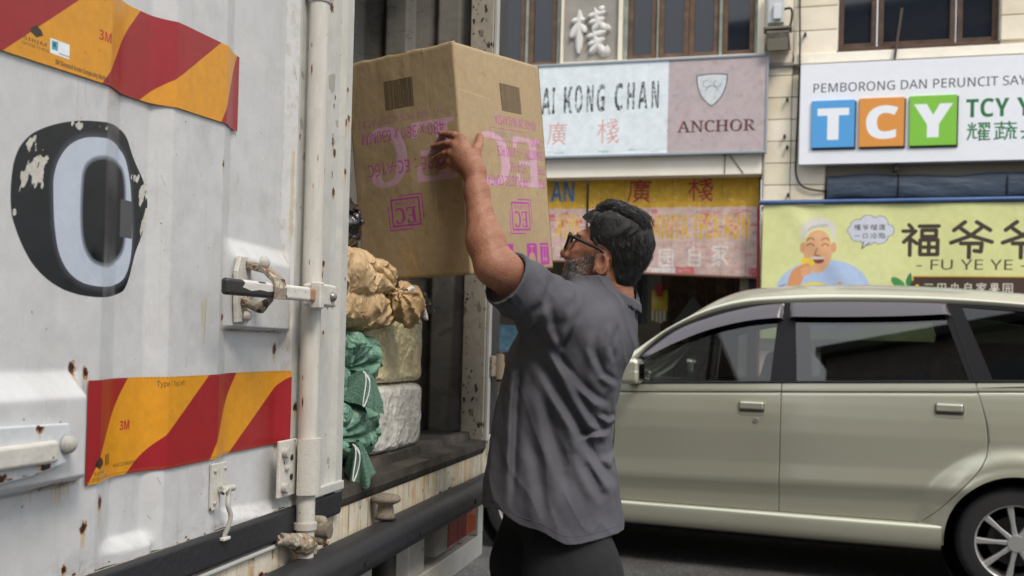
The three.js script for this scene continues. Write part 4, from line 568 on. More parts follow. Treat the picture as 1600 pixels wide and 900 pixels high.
// smoked rain visors
function visor(up, lo, mat) { const U = smoothLine(up, 40), L = smoothLine(lo, 40); onSide('window_visor', grid(40, 8, (a, b) => { const k = Math.round(a * 40), p = gp(U[k]), q = gp(L[k]), o = 0.010 + 0.034 * Math.pow(b, 0.8), e = smooth(Math.min(a, 1 - a), 0, 0.05); return [lerp(p[0], q[0], b), lerp(p[1], q[1], b), 0.004 + o * lerp(0.3, 1, e), a, b]; }), mat); }
const visM = phy({ color: new THREE.Color().setRGB(0.060, 0.050, 0.062), roughness: 0.25, clearcoat: 0.5, clearcoatRoughness: 0.2 }), visR = visM;
visor([[-2.0, 1.205], [-1.80, 1.358], [-1.575, 1.449], [-1.35, 1.505], [-1.20, 1.522]], [[-1.965, 1.185], [-1.786, 1.280], [-1.60, 1.357], [-1.391, 1.41], [-1.198, 1.432]], visM);
visor([[-1.165, 1.528], [-0.9, 1.534], [-0.6, 1.534], [-0.352, 1.530]], [[-1.168, 1.436], [-0.9, 1.438], [-0.6, 1.446], [-0.325, 1.462]], visR);
// beading along the belt line, pin stripes on the quarter
both('window_bead', grid(60, 4, (a, b) => { const x = lerp(-2.10, 0.55, a), y = belt(x) - 0.004 + b * 0.014; return [x, y, sideZ(x, belt(x) - 0.003) + [0, 0.006, 0.008, 0.005, -0.01][Math.round(b * 4)], a, b]; }), blackTrim);
both('pin_stripe', grid(60, 1, (a, b) => { const x = lerp(-2.12, 0.6, a), y = belt(x) - 0.0535 + b * 0.0065; return [x, y, sideZ(x, y) + 0.0035, a, b]; }), innerM);
both('pin_stripe', grid(30, 1, (a, b) => { const x = lerp(-0.27, 0.55, a), y = belt(x) - 0.030 + b * 0.007 * smooth(a, 0, 0.4); return [x, y, sideZ(x, y) + 0.002, a, b]; }), innerM);
// door handles: recessed cup with a flap
const handleEdge = std({ color: new THREE.Color().setRGB(0.06, 0.058, 0.05), roughness: 0.6 });
for (const [door_, x, y] of [[frontDoor, -1.347, 0.932], [rearDoor, -0.333, 0.963]]) {
  const z = sideZ(x, y), rim_ = (w, h, r) => { const s = new THREE.Shape(), a = w / 2, b = h / 2; s.moveTo(-a + r, -b); s.lineTo(a - r, -b); s.quadraticCurveTo(a, -b, a, -b + r); s.lineTo(a, b - r * 0.6); s.quadraticCurveTo(a, b, a - r * 0.6, b); s.lineTo(-a + r * 0.6, b); s.quadraticCurveTo(-a, b, -a, b - r * 0.6); s.lineTo(-a, -b + r); s.quadraticCurveTo(-a, -b, -a + r, -b); return s; };
  add(door_, 'handle_cup', new THREE.ExtrudeGeometry(rim_(0.142, 0.074, 0.024), { depth: 0.003, bevelEnabled: true, bevelSize: 0.003, bevelThickness: 0.003, bevelSegments: 2 }), carPaint, [x, y - 0.002, z + 0.0005]);
  add(door_, 'handle_slot', new THREE.ExtrudeGeometry(rim_(0.140, 0.060, 0.014), { depth: 0.002, bevelEnabled: false }), handleEdge, [x, y + 0.006, z + 0.006]);
  add(door_, 'handle_flap', new RoundedBoxGeometry(0.130, 0.042, 0.022, 4, 0.009), carPaint, [x, y + 0.013, z + 0.009]);
}
{ const x = -1.322, y = 0.866, k = add(frontDoor, 'key_lock', new THREE.CylinderGeometry(0.013, 0.015, 0.008, 24), std({ color: 0xb8b8b4, metalness: 0.8, roughness: 0.3 }), [x, y, sideZ(x, y) + 0.004], [Math.PI / 2, 0, 0]); }
// wing mirrors
{ const f = (x, y, z) => { const q = [Math.abs(x + 2.02) - 0.035, Math.abs(y - 1.118) - 0.045, Math.abs(z - 0.085) - 0.06]; return Math.hypot(Math.max(q[0], 0), Math.max(q[1], 0), Math.max(q[2], 0)) - 0.026 + 0.18 * (x + 2.02) * (y > 1.118 ? 0.15 : 0); };
  const g = nets(f, [-2.10, 1.03, -0.02], [-1.93, 1.20, 0.19], 0.006); both('wing_mirror', g, carPaint); both('mirror_foot', box(-2.06, -1.985, 1.045, 1.085, -0.05, 0.03, 0.01), blackTrim); both('mirror_glass', box(-1.958, -1.952, 1.075, 1.16, 0.03, 0.142, 0.002), std({ color: 0x222428, metalness: 0.9, roughness: 0.08 })); }
// roof, windscreen, bonnet, tail, bumpers
const sideAt = (y) => -0.052 - (y - 1.06) * 0.3;
add(car, 'roof', grid(50, 24, (a, b) => { const k = a * 58 + 12, i = Math.min(69, Math.floor(k)), p = [lerp(rt[i][0], rt[i + 1][0], k - i), lerp(rt[i][1], rt[i + 1][1], k - i)], z0 = sideAt(p[1]) - 0.026, z = lerp(z0, 2 * CZ - z0, b), w = 1 - (2 * b - 1) ** 4; return [p[0], p[1] - 0.008 + 0.075 * w * smooth(a, 0, 0.35) * smooth(a, 1, 0.8), z, a, b]; }), carPaint);
const screenM = phy({ color: new THREE.Color().setRGB(0.6, 0.66, 0.65), transmission: 1, thickness: 0, roughness: 0.02 });
add(car, 'windscreen', grid(10, 16, (a, b) => { const k = lerp(1, 14.5, a), i = Math.floor(k), p = [lerp(rt[i][0], rt[i + 1][0], k - i), lerp(rt[i][1], rt[i + 1][1], k - i)], z0 = sideAt(p[1]) - 0.03, z = lerp(z0, 2 * CZ - z0, b), w = 1 - (2 * b - 1) ** 2; return [p[0] - 0.09 * w * (1 - a * 0.5), p[1] + 0.02 * w * a, z, a, b]; }), screenM);
add(car, 'bonnet', grid(20, 24, (a, b) => { const x = lerp(-2.42, -3.25, a), e = -0.075 + planX(x), z = lerp(e, 2 * CZ - e, b), w = 1 - (2 * b - 1) ** 4; return [x - 0.10 * (1 - (2 * b - 1) ** 2) * (1 - a * 0.4), lerp(1.02, 0.80, a ** 1.7) - 0.01 + 0.045 * w, z, a, b]; }), carPaint);
add(car, 'front_bumper', grid(40, 10, (a, b) => { const th = lerp(-1.35, 1.35, a), q = [[0.24, -0.03], [0.28, 0.02], [0.40, 0.05], [0.52, 0.05], [0.58, 0.03], [0.64, 0.02], [0.70, 0.0]], k = b * 6, i = Math.min(5, Math.floor(k)), o = lerp(q[i][1], q[i + 1][1], k - i); return [-3.16 - (0.20 + o) * Math.cos(th) ** 0.7, lerp(q[i][0], q[i + 1][0], k - i), CZ + (0.77 + o * 0.4) * Math.sin(th) / Math.sin(1.35), a, b]; }), carPaint);
add(car, 'grille', box(-3.36, -3.32, 0.70, 0.79, CZ - 0.45, CZ + 0.45, 0.01), std({ color: 0x202022, metalness: 0.5, roughness: 0.4 }));
for (const s of [1, -1]) { const g = nets((x, y, z) => { const q = Math.hypot((x + 3.14) / 0.22, (y - 0.80) / 0.095, (z + 0.17) / 0.13) - 1; return q * 0.09; }, [-3.4, 0.68, -0.33], [-2.9, 0.92, -0.01], 0.012); add(car, 'headlamp', s > 0 ? g : mirrorGeo(g), phy({ color: 0xd8dadc, roughness: 0.08, clearcoat: 1, metalness: 0.4 })); }
add(car, 'tailgate', grid(20, 24, (a, b) => { const y = lerp(0.55, 1.46, a), x = lerp(0.76, 0.55, a ** 2.2), e = y < 1.1 ? -0.10 : sideAt(y) - 0.03, z = lerp(e, 2 * CZ - e, b), w = 1 - (2 * b - 1) ** 2; return [x + 0.04 * w, y, z, a, b]; }), carPaint);
add(car, 'rear_bumper', box(0.60, 0.86, 0.25, 0.60, CZ - 0.74, CZ + 0.74, 0.07, 4), carPaint);
// cabin
const seatM = std({ map: rep(tint([58, 58, 60], [84, 84, 86], 8), 3), roughness: 0.9 }), dashM = std({ color: 0x242527, roughness: 0.8 });
for (const [x, z] of [[-1.35, CZ + 0.36], [-1.35, CZ - 0.36], [-0.45, CZ + 0.36], [-0.45, CZ - 0.36]]) {
  const s = add(car, 'seat', (() => { const g = new RoundedBoxGeometry(0.15, 0.55, 0.48, 4, 0.05); g.rotateZ(-0.25); g.translate(x + 0.06, 0.98, z); return g; })(), seatM); add(s, 'headrest', (() => { const g = new RoundedBoxGeometry(0.10, 0.17, 0.25, 4, 0.04); g.rotateZ(-0.2); g.translate(x + 0.15, 1.33, z); return g; })(), seatM);
}
add(car, 'dashboard', box(-2.3, -1.95, 0.9, 1.06, CZ - 0.66, CZ + 0.66, 0.05, 4), dashM);
{ const g = new THREE.TorusGeometry(0.175, 0.014, 10, 40); g.rotateY(Math.PI / 2); g.rotateZ(-0.35); g.translate(-1.83, 1.07, CZ - 0.36); const w = add(car, 'steering_wheel', g, dashM); add(w, 'wheel_hub', rod([-1.9, 1.03, CZ - 0.36], [-1.83, 1.07, CZ - 0.36], 0.05, 0.06), dashM); }
add(car, 'aerial', rod([-1.62, 1.52, CZ + 0.3], [-1.22, 1.66, CZ + 0.3], 0.004, 0.002, 8), blackTrim);
// wheels
const tyreM = std({ color: new THREE.Color().setRGB(0.016, 0.016, 0.017), roughness: 0.85, bumpMap: rep(bumpFine, 4), bumpScale: 0.002 }), alloyM = std({ color: new THREE.Color().setRGB(0.55, 0.55, 0.54), metalness: 0.75, roughness: 0.35 });
function carWheel(x, z, s) {
  const w = add(car, 'wheel', (() => { const g = tyreGeo(0.29, 0.185, 0.2); g.rotateX(Math.PI / 2); g.translate(x, 0.29, z); return g; })(), tyreM);
  const ring = new THREE.LatheGeometry([[0.206, 0.085], [0.205, 0.09], [0.196, 0.09], [0.190, 0.082], [0.182, 0.02], [0.178, -0.07], [0.2, -0.085]].map((q) => new THREE.Vector2(...q)), 56); ring.rotateX(Math.PI / 2); if (s < 0) ring.rotateY(Math.PI); ring.translate(x, 0.29, z);
  const rimMesh = add(w, 'rim', ring, alloyM);
  for (let i = 0; i < 9; i++) { const a = i / 9 * Math.PI * 2 + 0.35, g = extr([[0.036, -0.014], [0.10, -0.011], [0.192, -0.017], [0.192, 0.017], [0.10, 0.011], [0.036, 0.014]], 0.02, 0.005); g.translate(0, 0, 0.05); g.rotateZ(a); if (s < 0) g.rotateY(Math.PI); g.translate(x, 0.29, z); add(w, 'spoke', g, alloyM); }
  const cap = new THREE.CylinderGeometry(0.042, 0.05, 0.03, 28); cap.rotateX(Math.PI / 2); cap.translate(x, 0.29, z + s * 0.066); add(w, 'hub_cap', cap, alloyM);
  for (let i = 0; i < 4; i++) { const a = i * 1.57 + 0.5; add(w, 'wheel_nut', rod([x + 0.062 * Math.cos(a), 0.29 + 0.062 * Math.sin(a), z + s * 0.03], [x + 0.062 * Math.cos(a), 0.29 + 0.062 * Math.sin(a), z + s * 0.062], 0.009, 0.008, 6), std({ color: 0x3a3a3a, metalness: 0.6, roughness: 0.4 })); }
  add(w, 'brake_disc', rod([x, 0.29, z - s * 0.02], [x, 0.29, z], 0.13, 0.13, 30), std({ color: 0x202020, roughness: 0.6 }));
}
for (const x of [0, -2.655]) for (const s of [1, -1]) add(car, 'wheel_well', merge([(() => { const g = new THREE.CylinderGeometry(0.362, 0.362, 0.46, 40, 1, true, 0, Math.PI * 2); g.rotateX(Math.PI / 2); g.translate(x, 0.29, CZ + s * 0.53); return g; })(), rod([x, 0.29, CZ + s * 0.30], [x, 0.29, CZ + s * 0.305], 0.36, 0.36, 36)]), innerM);
for (const x of [0, -2.655]) { carWheel(x, -0.115, 1); carWheel(x, 2 * CZ + 0.115, -1); }

// ---------- the man (body, then clothes, hair, glasses) ----------
const P0 = [0.14, 0, -2.82];
const man = thing('person', 'person in a grey t-shirt and black trousers wearing glasses, lifting a carton into the truck', 'person', P0);
const rel = (g) => { g.translate(-P0[0], -P0[1], -P0[2]); return g; };
// skin: head frame (forward, up, left)
const HF = V(-0.90, 0.33, -0.30).normalize(), HL = V(-0.316, 0, 0.949).normalize(), HU = new THREE.Vector3().crossVectors(HL, HF).multiplyScalar(-1).normalize();
if (HU.y < 0) HU.multiplyScalar(-1);
const HC = V(0.264, 1.492, -2.80);
const toHead = (x, y, z) => { const a = x - HC.x, b = y - HC.y, c = z - HC.z; return [a * HF.x + b * HF.y + c * HF.z, a * HU.x + b * HU.y + c * HU.z, a * HL.x + b * HL.y + c * HL.z]; };
const fromHead = (f, u, l) => [HC.x + HF.x * f + HU.x * u + HL.x * l, HC.y + HF.y * f + HU.y * u + HL.y * l, HC.z + HF.z * f + HU.z * u + HL.z * l];
const ell = (x, y, z, c, r) => { const k0 = Math.hypot((x - c[0]) / r[0], (y - c[1]) / r[1], (z - c[2]) / r[2]), k1 = Math.hypot((x - c[0]) / (r[0] * r[0]), (y - c[1]) / (r[1] * r[1]), (z - c[2]) / (r[2] * r[2])); return k1 > 1e-6 ? k0 * (k0 - 1) / k1 : -Math.min(...r); };
function headSDF(f, u, l) { // f forward, u up, l left; metres from the head's middle
  let d = ell(f, u, l, [-0.012, 0.028, 0], [0.098, 0.088, 0.076]);
  d = smin(d, ell(f, u, l, [0.045, -0.025, 0], [0.055, 0.075, 0.062]), 0.03);
  d = smin(d, ell(f, u, l, [0.045, -0.072, 0], [0.050, 0.045, 0.052]), 0.03);                   // jaw
  d = smin(d, ell(f, u, l, [0.085, -0.098, 0], [0.020, 0.018, 0.026]), 0.022);                  // chin
  d = smin(d, ell(f, u, l, [0.088, 0.030, 0], [0.016, 0.012, 0.050]), 0.018);                   // brow
  d = smax(d, -ell(f, u, Math.abs(l), [0.104, 0.004, 0.031], [0.018, 0.013, 0.018]), 0.014);    // eye sockets
  d = smin(d, ell(f, u, Math.abs(l), [0.080, -0.001, 0.031], [0.014, 0.012, 0.014]), 0.004);    // eyes
  d = smin(d, ell(f, u, Math.abs(l), [0.073, -0.030, 0.040], [0.024, 0.020, 0.020]), 0.02);     // cheeks
  d = smin(d, capsule(f, u, l, [0.097, 0.012, 0], [0.122, -0.034, 0], 0.008, 0.014), 0.012);    // nose
  d = smin(d, ell(f, u, Math.abs(l), [0.108, -0.038, 0.012], [0.012, 0.009, 0.009]), 0.008);
  d = smin(d, ell(f, u, l, [0.100, -0.064, 0], [0.012, 0.007, 0.024]), 0.008); d = smin(d, ell(f, u, l, [0.098, -0.077, 0], [0.012, 0.007, 0.021]), 0.006);
  // ears
  const al = Math.abs(l), e = [f + 0.010, u + 0.026], er = Math.hypot((e[0] - e[1] * 0.25) / 0.020, e[1] / 0.028);
  let ear = Math.max(Math.abs(al - 0.079 - 0.006 * (-e[0] / 0.02)) - 0.0085, (er - 1) * 0.021) - 0.002;
  ear = smax(ear, -ell(f, u, al, [-0.007, -0.022, 0.092], [0.010, 0.015, 0.010]), 0.006);
  ear = smin(ear, ell(f, u, al, [0.000, -0.050, 0.080], [0.008, 0.009, 0.006]), 0.006);
  return smin(d, ear, 0.006);
}
const SHO = [0.165, 1.285, -2.70], ELB = [-0.052, 1.432, -2.525], WRI = [-0.112, 1.690, -2.632], RSH = [0.21, 1.335, -2.98], REL = [0.05, 1.165, -3.055], RWR = [0.085, 1.395, -3.095];
function bodySDF(x, y, z) {
  const h = toHead(x, y, z);
  let d = Math.hypot(...h) < 0.19 ? headSDF(...h) : Math.hypot(...h) - 0.12;
  d = smin(d, capsule(x, y, z, [0.275, 1.35, -2.815], fromHead(-0.028, -0.055, 0), 0.072, 0.060), 0.03);
  d = smin(d, capsule(x, y, z, [0.255, 1.31, -2.82], [0.20, 1.28, -2.75], 0.06, 0.06), 0.03);
  let a = capsule(x, y, z, SHO, [0.03, 1.370, -2.59], 0.060, 0.051);
  a = smin(a, capsule(x, y, z, [0.03, 1.370, -2.59], ELB, 0.051, 0.044), 0.03);
  a = smin(a, capsule(x, y, z, ELB, [-0.070, 1.49, -2.55], 0.044, 0.047), 0.03);
  a = smin(a, capsule(x, y, z, [-0.078, 1.50, -2.552], [-0.102, 1.63, -2.606], 0.045, 0.031), 0.03);
  a = smin(a, capsule(x, y, z, [-0.102, 1.63, -2.606], WRI, 0.031, 0.027), 0.02);
  a = smin(a, ell(x, y, z, [-0.02, 1.425, -2.53], [0.045, 0.042, 0.040]) + 0.006 * Math.exp(-(((x + 0.05) / 0.05) ** 2) - ((y - 1.45) / 0.02) ** 2), 0.03);
  d = smin(d, a, 0.03);
  let r = capsule(x, y, z, RSH, REL, 0.065, 0.045); r = smin(r, capsule(x, y, z, REL, RWR, 0.046, 0.029), 0.03); d = smin(d, r, 0.03);
  d = smin(d, capsule(x, y, z, [0.165, 1.25, -2.83], [0.125, 0.90, -2.82], 0.085, 0.095), 0.04);
  for (const s of [0.10, -0.10]) { d = smin(d, capsule(x, y, z, [0.135, 0.86, -2.82 + s], [0.13, 0.48, -2.82 + s], 0.085, 0.06), 0.04); d = smin(d, capsule(x, y, z, [0.13, 0.48, -2.82 + s], [0.15, 0.09, -2.82 + s], 0.058, 0.036), 0.03); }
  return d;
}
const skinT = dataTex(256, (u, v) => { const k = tileN(u, v, 12, 4), p = tileN(u, v, 46, 2); return [148 + 44 * (k - 0.5) + 26 * (p - 0.5), 103 + 40 * (k - 0.5) + 24 * (p - 0.5), 82 + 34 * (k - 0.5) + 20 * (p - 0.5)]; }, true);
const skinM = phy({ map: rep(skinT, 5), roughness: 0.5, sheen: 0.15, bumpMap: rep(bumpFine, 7), bumpScale: 0.0012, specularIntensity: 0.5 });
// hands: palm and five fingers, each a chain of joints
function handSDF(palm, fingers, k = 0.008) { return (x, y, z) => { let d = 9; for (const [a, b, r0, r1] of palm) d = smin(d, capsule(x, y, z, a, b, r0, r1), 0.012); let q = 9; for (const [pts, rs] of fingers) { let e = 9; for (let i = 0; i < pts.length - 1; i++) e = smin(e, capsule(x, y, z, pts[i], pts[i + 1], rs[i], rs[i + 1]), 0.003); d = smin(d, e, 0.006); } return d; }; }
const LK = { i: [-0.151, 1.780, -2.660], m: [-0.165, 1.763, -2.655], r: [-0.174, 1.742, -2.660], p: [-0.176, 1.721, -2.670], t: [-0.110, 1.752, -2.668] };
const LH = handSDF([[WRI, LK.i, 0.028, 0.014], [WRI, LK.m, 0.027, 0.014], [WRI, LK.r, 0.026, 0.0135], [WRI, LK.p, 0.025, 0.013], [WRI, [-0.112, 1.735, -2.662], 0.026, 0.017], [LK.i, LK.p, 0.012, 0.012]],
  [[[LK.i, [-0.168, 1.792, -2.668], [-0.186, 1.799, -2.690], [-0.208, 1.806, -2.7125]], [0.0115, 0.0105, 0.0095, 0.0082]], [[LK.m, [-0.187, 1.771, -2.675], [-0.206, 1.772, -2.702], [-0.229, 1.774, -2.7295]], [0.0118, 0.011, 0.0098, 0.0084]], [[LK.r, [-0.193, 1.745, -2.680], [-0.209, 1.744, -2.707], [-0.227, 1.741, -2.7325]], [0.0112, 0.0105, 0.0092, 0.008]], [[LK.p, [-0.189, 1.720, -2.690], [-0.200, 1.718, -2.710], [-0.212, 1.715, -2.7275]], [0.010, 0.009, 0.008, 0.0072]], [[[-0.112, 1.735, -2.662], LK.t, [-0.104, 1.782, -2.722], [-0.103, 1.813, -2.760]], [0.017, 0.0145, 0.0115, 0.0095]]]);
const RH = handSDF([[RWR, [0.06, 1.432, -3.13], 0.027, 0.016], [RWR, [0.085, 1.436, -3.14], 0.027, 0.016], [RWR, [0.108, 1.436, -3.13], 0.026, 0.015]], [[[[0.055, 1.434, -3.13], [0.035, 1.436, -3.16], [0.02, 1.438, -3.185]], [0.0115, 0.010, 0.008]], [[[0.072, 1.437, -3.14], [0.06, 1.442, -3.178], [0.05, 1.446, -3.205]], [0.0118, 0.010, 0.008]], [[[0.09, 1.437, -3.14], [0.085, 1.446, -3.18], [0.08, 1.452, -3.205]], [0.011, 0.0098, 0.008]], [[[0.108, 1.437, -3.135], [0.108, 1.448, -3.165], [0.106, 1.455, -3.185]], [0.010, 0.009, 0.0072]], [[[0.06, 1.42, -3.10], [0.03, 1.428, -3.10], [0.008, 1.432, -3.105]], [0.015, 0.012, 0.0095]]]);
{
  const cellB = 0.009;
  const cut = (f, inside) => (x, y, z) => f(x, y, z);
  // body below the neck and the head share one surface; finer grids for head and hands are joined on
  const inHead = (x, y, z) => { const h = toHead(x, y, z); return Math.max(Math.abs(h[0]) - 0.14, Math.abs(h[1] - 0.0) - 0.13, Math.abs(h[2]) - 0.11); };
  const main = nets((x, y, z) => smax(bodySDF(x, y, z), -(inHead(x, y, z) + 0.01), 0.001), [-0.19, 0.05, -3.17], [0.42, 1.74, -2.44], cellB);
  const head = nets((x, y, z) => Math.max(bodySDF(x, y, z), inHead(x, y, z)), [0.09, 1.33, -2.95], [0.41, 1.64, -2.65], 0.0036);
  const lh = nets((x, y, z) => smin(LH(x, y, z), capsule(x, y, z, [-0.102, 1.63, -2.606], WRI, 0.0312, 0.0272), 0.012), [-0.26, 1.60, -2.79], [-0.05, 1.84, -2.56], 0.0028);
  const rh = nets(RH, [-0.02, 1.35, -3.23], [0.15, 1.48, -3.05], 0.0035);
  const g = mergeGeometries([main, head, lh, rh].map((q) => q.toNonIndexed()));
  add(man, 'body', rel(g), skinM);
}
// fingernails
{ const list = []; for (const [t, b] of [[[-0.208, 1.806, -2.7125], [-0.186, 1.799, -2.690]], [[-0.229, 1.774, -2.7295], [-0.206, 1.772, -2.702]], [[-0.227, 1.741, -2.7325], [-0.209, 1.744, -2.707]], [[-0.103, 1.813, -2.760], [-0.104, 1.782, -2.722]]]) { const d = V(...t).sub(V(...b)).normalize(), n = V(t[0] > -0.15 ? 0.861 : -0.498, t[0] > -0.15 ? 0.048 : -0.12, t[0] > -0.15 ? 0.506 : 0.859), g = new THREE.SphereGeometry(1, 12, 8); g.scale(0.0058, 0.008, 0.0016); const m = new THREE.Matrix4().makeBasis(new THREE.Vector3().crossVectors(d, n).normalize(), d, n); g.applyMatrix4(m); const k = t[0] > -0.15 ? 0.0088 : 0.0076; g.translate(t[0] + n.x * k, t[1] + n.y * k, t[2] + n.z * k); list.push(g); } add(man, 'fingernail', rel(merge(list)), phy({ color: 0xb98a78, roughness: 0.3 })); }
// t-shirt
const F2 = [-0.95, -0.31], L2 = [-0.31, 0.95];   // body forward and left on the ground plane (x, z)
const torso = [[0.66, 0.134, 0.192, 0.225], [0.72, 0.134, 0.190, 0.225], [0.80, 0.126, 0.188, 0.222], [0.88, 0.122, 0.178, 0.212], [0.95, 0.117, 0.162, 0.198], [1.02, 0.122, 0.160, 0.198], [1.13, 0.144, 0.162, 0.202], [1.22, 0.159, 0.156, 0.200], [1.29, 0.176, 0.140, 0.19], [1.345, 0.203, 0.112, 0.16], [1.40, 0.235, 0.075, 0.11]];
const col = (k) => torso.map((r) => [r[0], r[k]]);
const tX = col(1), tA = col(2), tB = col(3), sm3 = (t, y) => (pick(t, y - 0.03) + pick(t, y) * 2 + pick(t, y + 0.03)) / 4;
const folds = [ // creases across the near side: points (x, y), depth, width
  [[[0.040, 1.203], [0.107, 1.099], [0.160, 1.019], [0.210, 0.938], [0.260, 0.866], [0.298, 0.834]], 0.016, 0.016], [[[0.063, 1.26], [0.127, 1.177], [0.172, 1.124], [0.223, 1.085], [0.272, 1.062]], 0.013, 0.014], [[[0.182, 0.986], [0.224, 0.994], [0.290, 0.998]], 0.011, 0.010], [[[0.160, 1.345], [0.136, 1.277], [0.112, 1.226]], 0.010, 0.012], [[[0.006, 1.199], [0.0, 1.065], [-0.003, 0.79]], 0.012, 0.013], [[[0.149, 1.027], [0.184, 0.911], [0.244, 0.80]], 0.011, 0.018], [[[0.073, 1.36], [0.095, 1.268], [0.128, 1.20]], 0.010, 0.013], [[[0.193, 1.237], [0.236, 1.154], [0.296, 1.122]], 0.010, 0.012], [[[0.053, 1.133], [0.090, 0.983], [0.143, 0.80]], 0.010, 0.02], [[[0.266, 1.306], [0.251, 1.238], [0.261, 1.188]], 0.007, 0.012], [[[0.08, 1.24], [0.15, 1.12], [0.21, 1.03], [0.28, 0.97]], 0.012, 0.014], [[[0.03, 0.98], [0.06, 0.86], [0.075, 0.76]], 0.008, 0.02], [[[0.21, 1.29], [0.20, 1.2], [0.23, 1.1]], 0.006, 0.014], [[[0.23, 1.05], [0.27, 1.03], [0.32, 1.04]], 0.009, 0.010], [[[0.24, 0.93], [0.28, 0.92], [0.32, 0.94]], 0.006, 0.012]];
let polyEnd = 1;
function polyDist(px, py, pts) { let b = 9, s = 0, at = 0; const n = pts.length - 1; for (let i = 0; i < pts.length - 1; i++) { const [x0, y0] = pts[i], [x1, y1] = pts[i + 1], dx2 = x1 - x0, dy2 = y1 - y0, t = clamp(((px - x0) * dx2 + (py - y0) * dy2) / (dx2 * dx2 + dy2 * dy2)), qx = px - x0 - dx2 * t, qy = py - y0 - dy2 * t, d = Math.hypot(qx, qy); if (d < b) { b = d; s = dx2 * qy - dy2 * qx; at = (i + t) / n; } } polyEnd = smooth(Math.min(at, 1 - at), -0.02, 0.28); return s < 0 ? -b : b; }
const hemY = (x, z) => lerp(0.792, 0.722, smooth(x, -0.06, 0.17)) + 0.03 * smooth(z, -2.75, -3.0) + 0.006 * Math.sin(x * 40 + z * 25);
const SE = [-0.022, 1.405, -2.545], SD = V(SE[0] - 0.125, SE[1] - 1.318, SE[2] + 2.665).normalize();
function shirtOuter(x, y, z, r = 0) {
  const cx = sm3(tX, y), a = sm3(tA, y), b = sm3(tB, y), f = (x - cx) * F2[0] + (z + 2.82) * F2[1], l = (x - cx) * L2[0] + (z + 2.82) * L2[1], q = Math.pow(Math.pow(Math.abs(f) / a, 2.3) + Math.pow(Math.abs(l) / b, 2.3), 1 / 2.3);
  let d = (q - 1) * Math.min(a, b) * 0.95;
  d = Math.max(d, (y - 1.43) * 0.9);
  let s = capsule(x, y, z, [0.185, 1.275, -2.715], [0.115, 1.318, -2.652], 0.10, 0.086); s = smin(s, capsule(x, y, z, [0.115, 1.318, -2.652], SE, 0.086, 0.074), 0.03); d = smin(d, s, 0.055);
  d = smin(d, capsule(x, y, z, RSH, [0.10, 1.22, -3.02], 0.088, 0.078), 0.05);
  d = smin(d, capsule(x, y, z, [0.268, 1.356, -2.815], [0.258, 1.27, -2.815], 0.086, 0.090), 0.05);
  if (Math.abs(d) > 0.05) return d;
  const near = smooth(z, -2.90, -2.74); let k = 0;
  if (near > 0 && d < 0.06) for (const [pts, dep, w] of folds) { const e = polyDist(x, y, pts); if (Math.abs(e) < w * 3.2) k += dep * 1.0 * polyEnd * (Math.exp(-((e / w) ** 2)) - 0.75 * Math.exp(-(((e - w * 1.35) / (w * 0.8)) ** 2))); }
  d -= near * k;
  // sleeve creases and general drape
  const sv = (x - SE[0]) * SD.x + (y - SE[1]) * SD.y + (z - SE[2]) * SD.z;
  d += 0.004 * Math.sin(sv * 95 + 8 * fbm(x * 14, y * 14, z * 14, 2)) * smooth(sv, 0.0, -0.05) * smooth(sv, -0.26, -0.12);
  d += 0.009 * (fbm((x + y * 0.6) * 16, (y - x * 0.7) * 3.5, z * 7, 3) - 0.5) + 0.0022 * (fbm(x * 34, y * 22, z * 30, 2) - 0.5) - 0.0032 * ridge(fbm((x + y * 0.55) * 17 + 3, (y - x * 0.8) * 4.5, z * 8, 2)) ** 4;
  return d;
}
function shirtSDF(x, y, z) {
  let d = shirtOuter(x, y, z);
  const sv = (x - SE[0]) * SD.x + (y - SE[1]) * SD.y + (z - SE[2]) * SD.z;
  if (z > -2.78 && x < 0.16) d = Math.max(d, sv);                                                 // cuff
  d = Math.max(d, hemY(x, z) - y);                                                                // hem
  const hollow = d + 0.011; 
  if (y < hemY(x, z) + 0.07) d = Math.max(d, -Math.max(shirtOuter(x, y, z) + 0.010, y - hemY(x, z) - 0.06));
  if (sv > -0.05 && z > -2.72 && x < 0.1) d = Math.max(d, -Math.max(capsule(x, y, z, [0.115, 1.318, -2.652], [SE[0] + SD.x * 0.05, SE[1] + SD.y * 0.05, SE[2] + SD.z * 0.05], 0.076, 0.064), -0.016 - sv));
  const nk = capsule(x, y, z, [0.275, 1.33, -2.815], fromHead(-0.028, -0.055, 0), 0.080, 0.072); d = Math.max(d, -nk);  // neck opening
  d = Math.min(d, Math.max(Math.abs(nk - 0.002) - 0.008, Math.abs(y - 1.388 - (x - 0.26) * -0.42) - 0.013));             // collar
  return d;
}
const shirtM = std({ map: rep(tint([70, 70, 77], [90, 90, 97], 5), 3), roughness: 0.92, bumpMap: rep(weave, 11), bumpScale: 0.0009 });
const shirt = add(man, 't_shirt', rel(nets(shirtSDF, [-0.14, 0.68, -3.12], [0.40, 1.50, -2.44], 0.0055)), shirtM);
{ // chest print just round the front edge, hem seam
  const seam = []; for (let i = 0; i <= 60; i++) { const a = i / 60 * Math.PI * 2; let x = 0.13, z = -2.82, lo = 0.05, hi = 0.4; for (let k = 0; k < 24; k++) { const m = (lo + hi) / 2, xx = 0.13 + m * Math.cos(a), zz = -2.82 + m * Math.sin(a); if (shirtOuter(xx, hemY(xx, zz) + 0.022, zz) < 0) lo = m; else hi = m; } x = 0.13 + lo * Math.cos(a); z = -2.82 + lo * Math.sin(a); seam.push([x, hemY(x, z) + 0.022, z]); }
  add(shirt, 'hem_seam', rel(tube(seam, 0.0009, 200, 5)), shirtM);
}
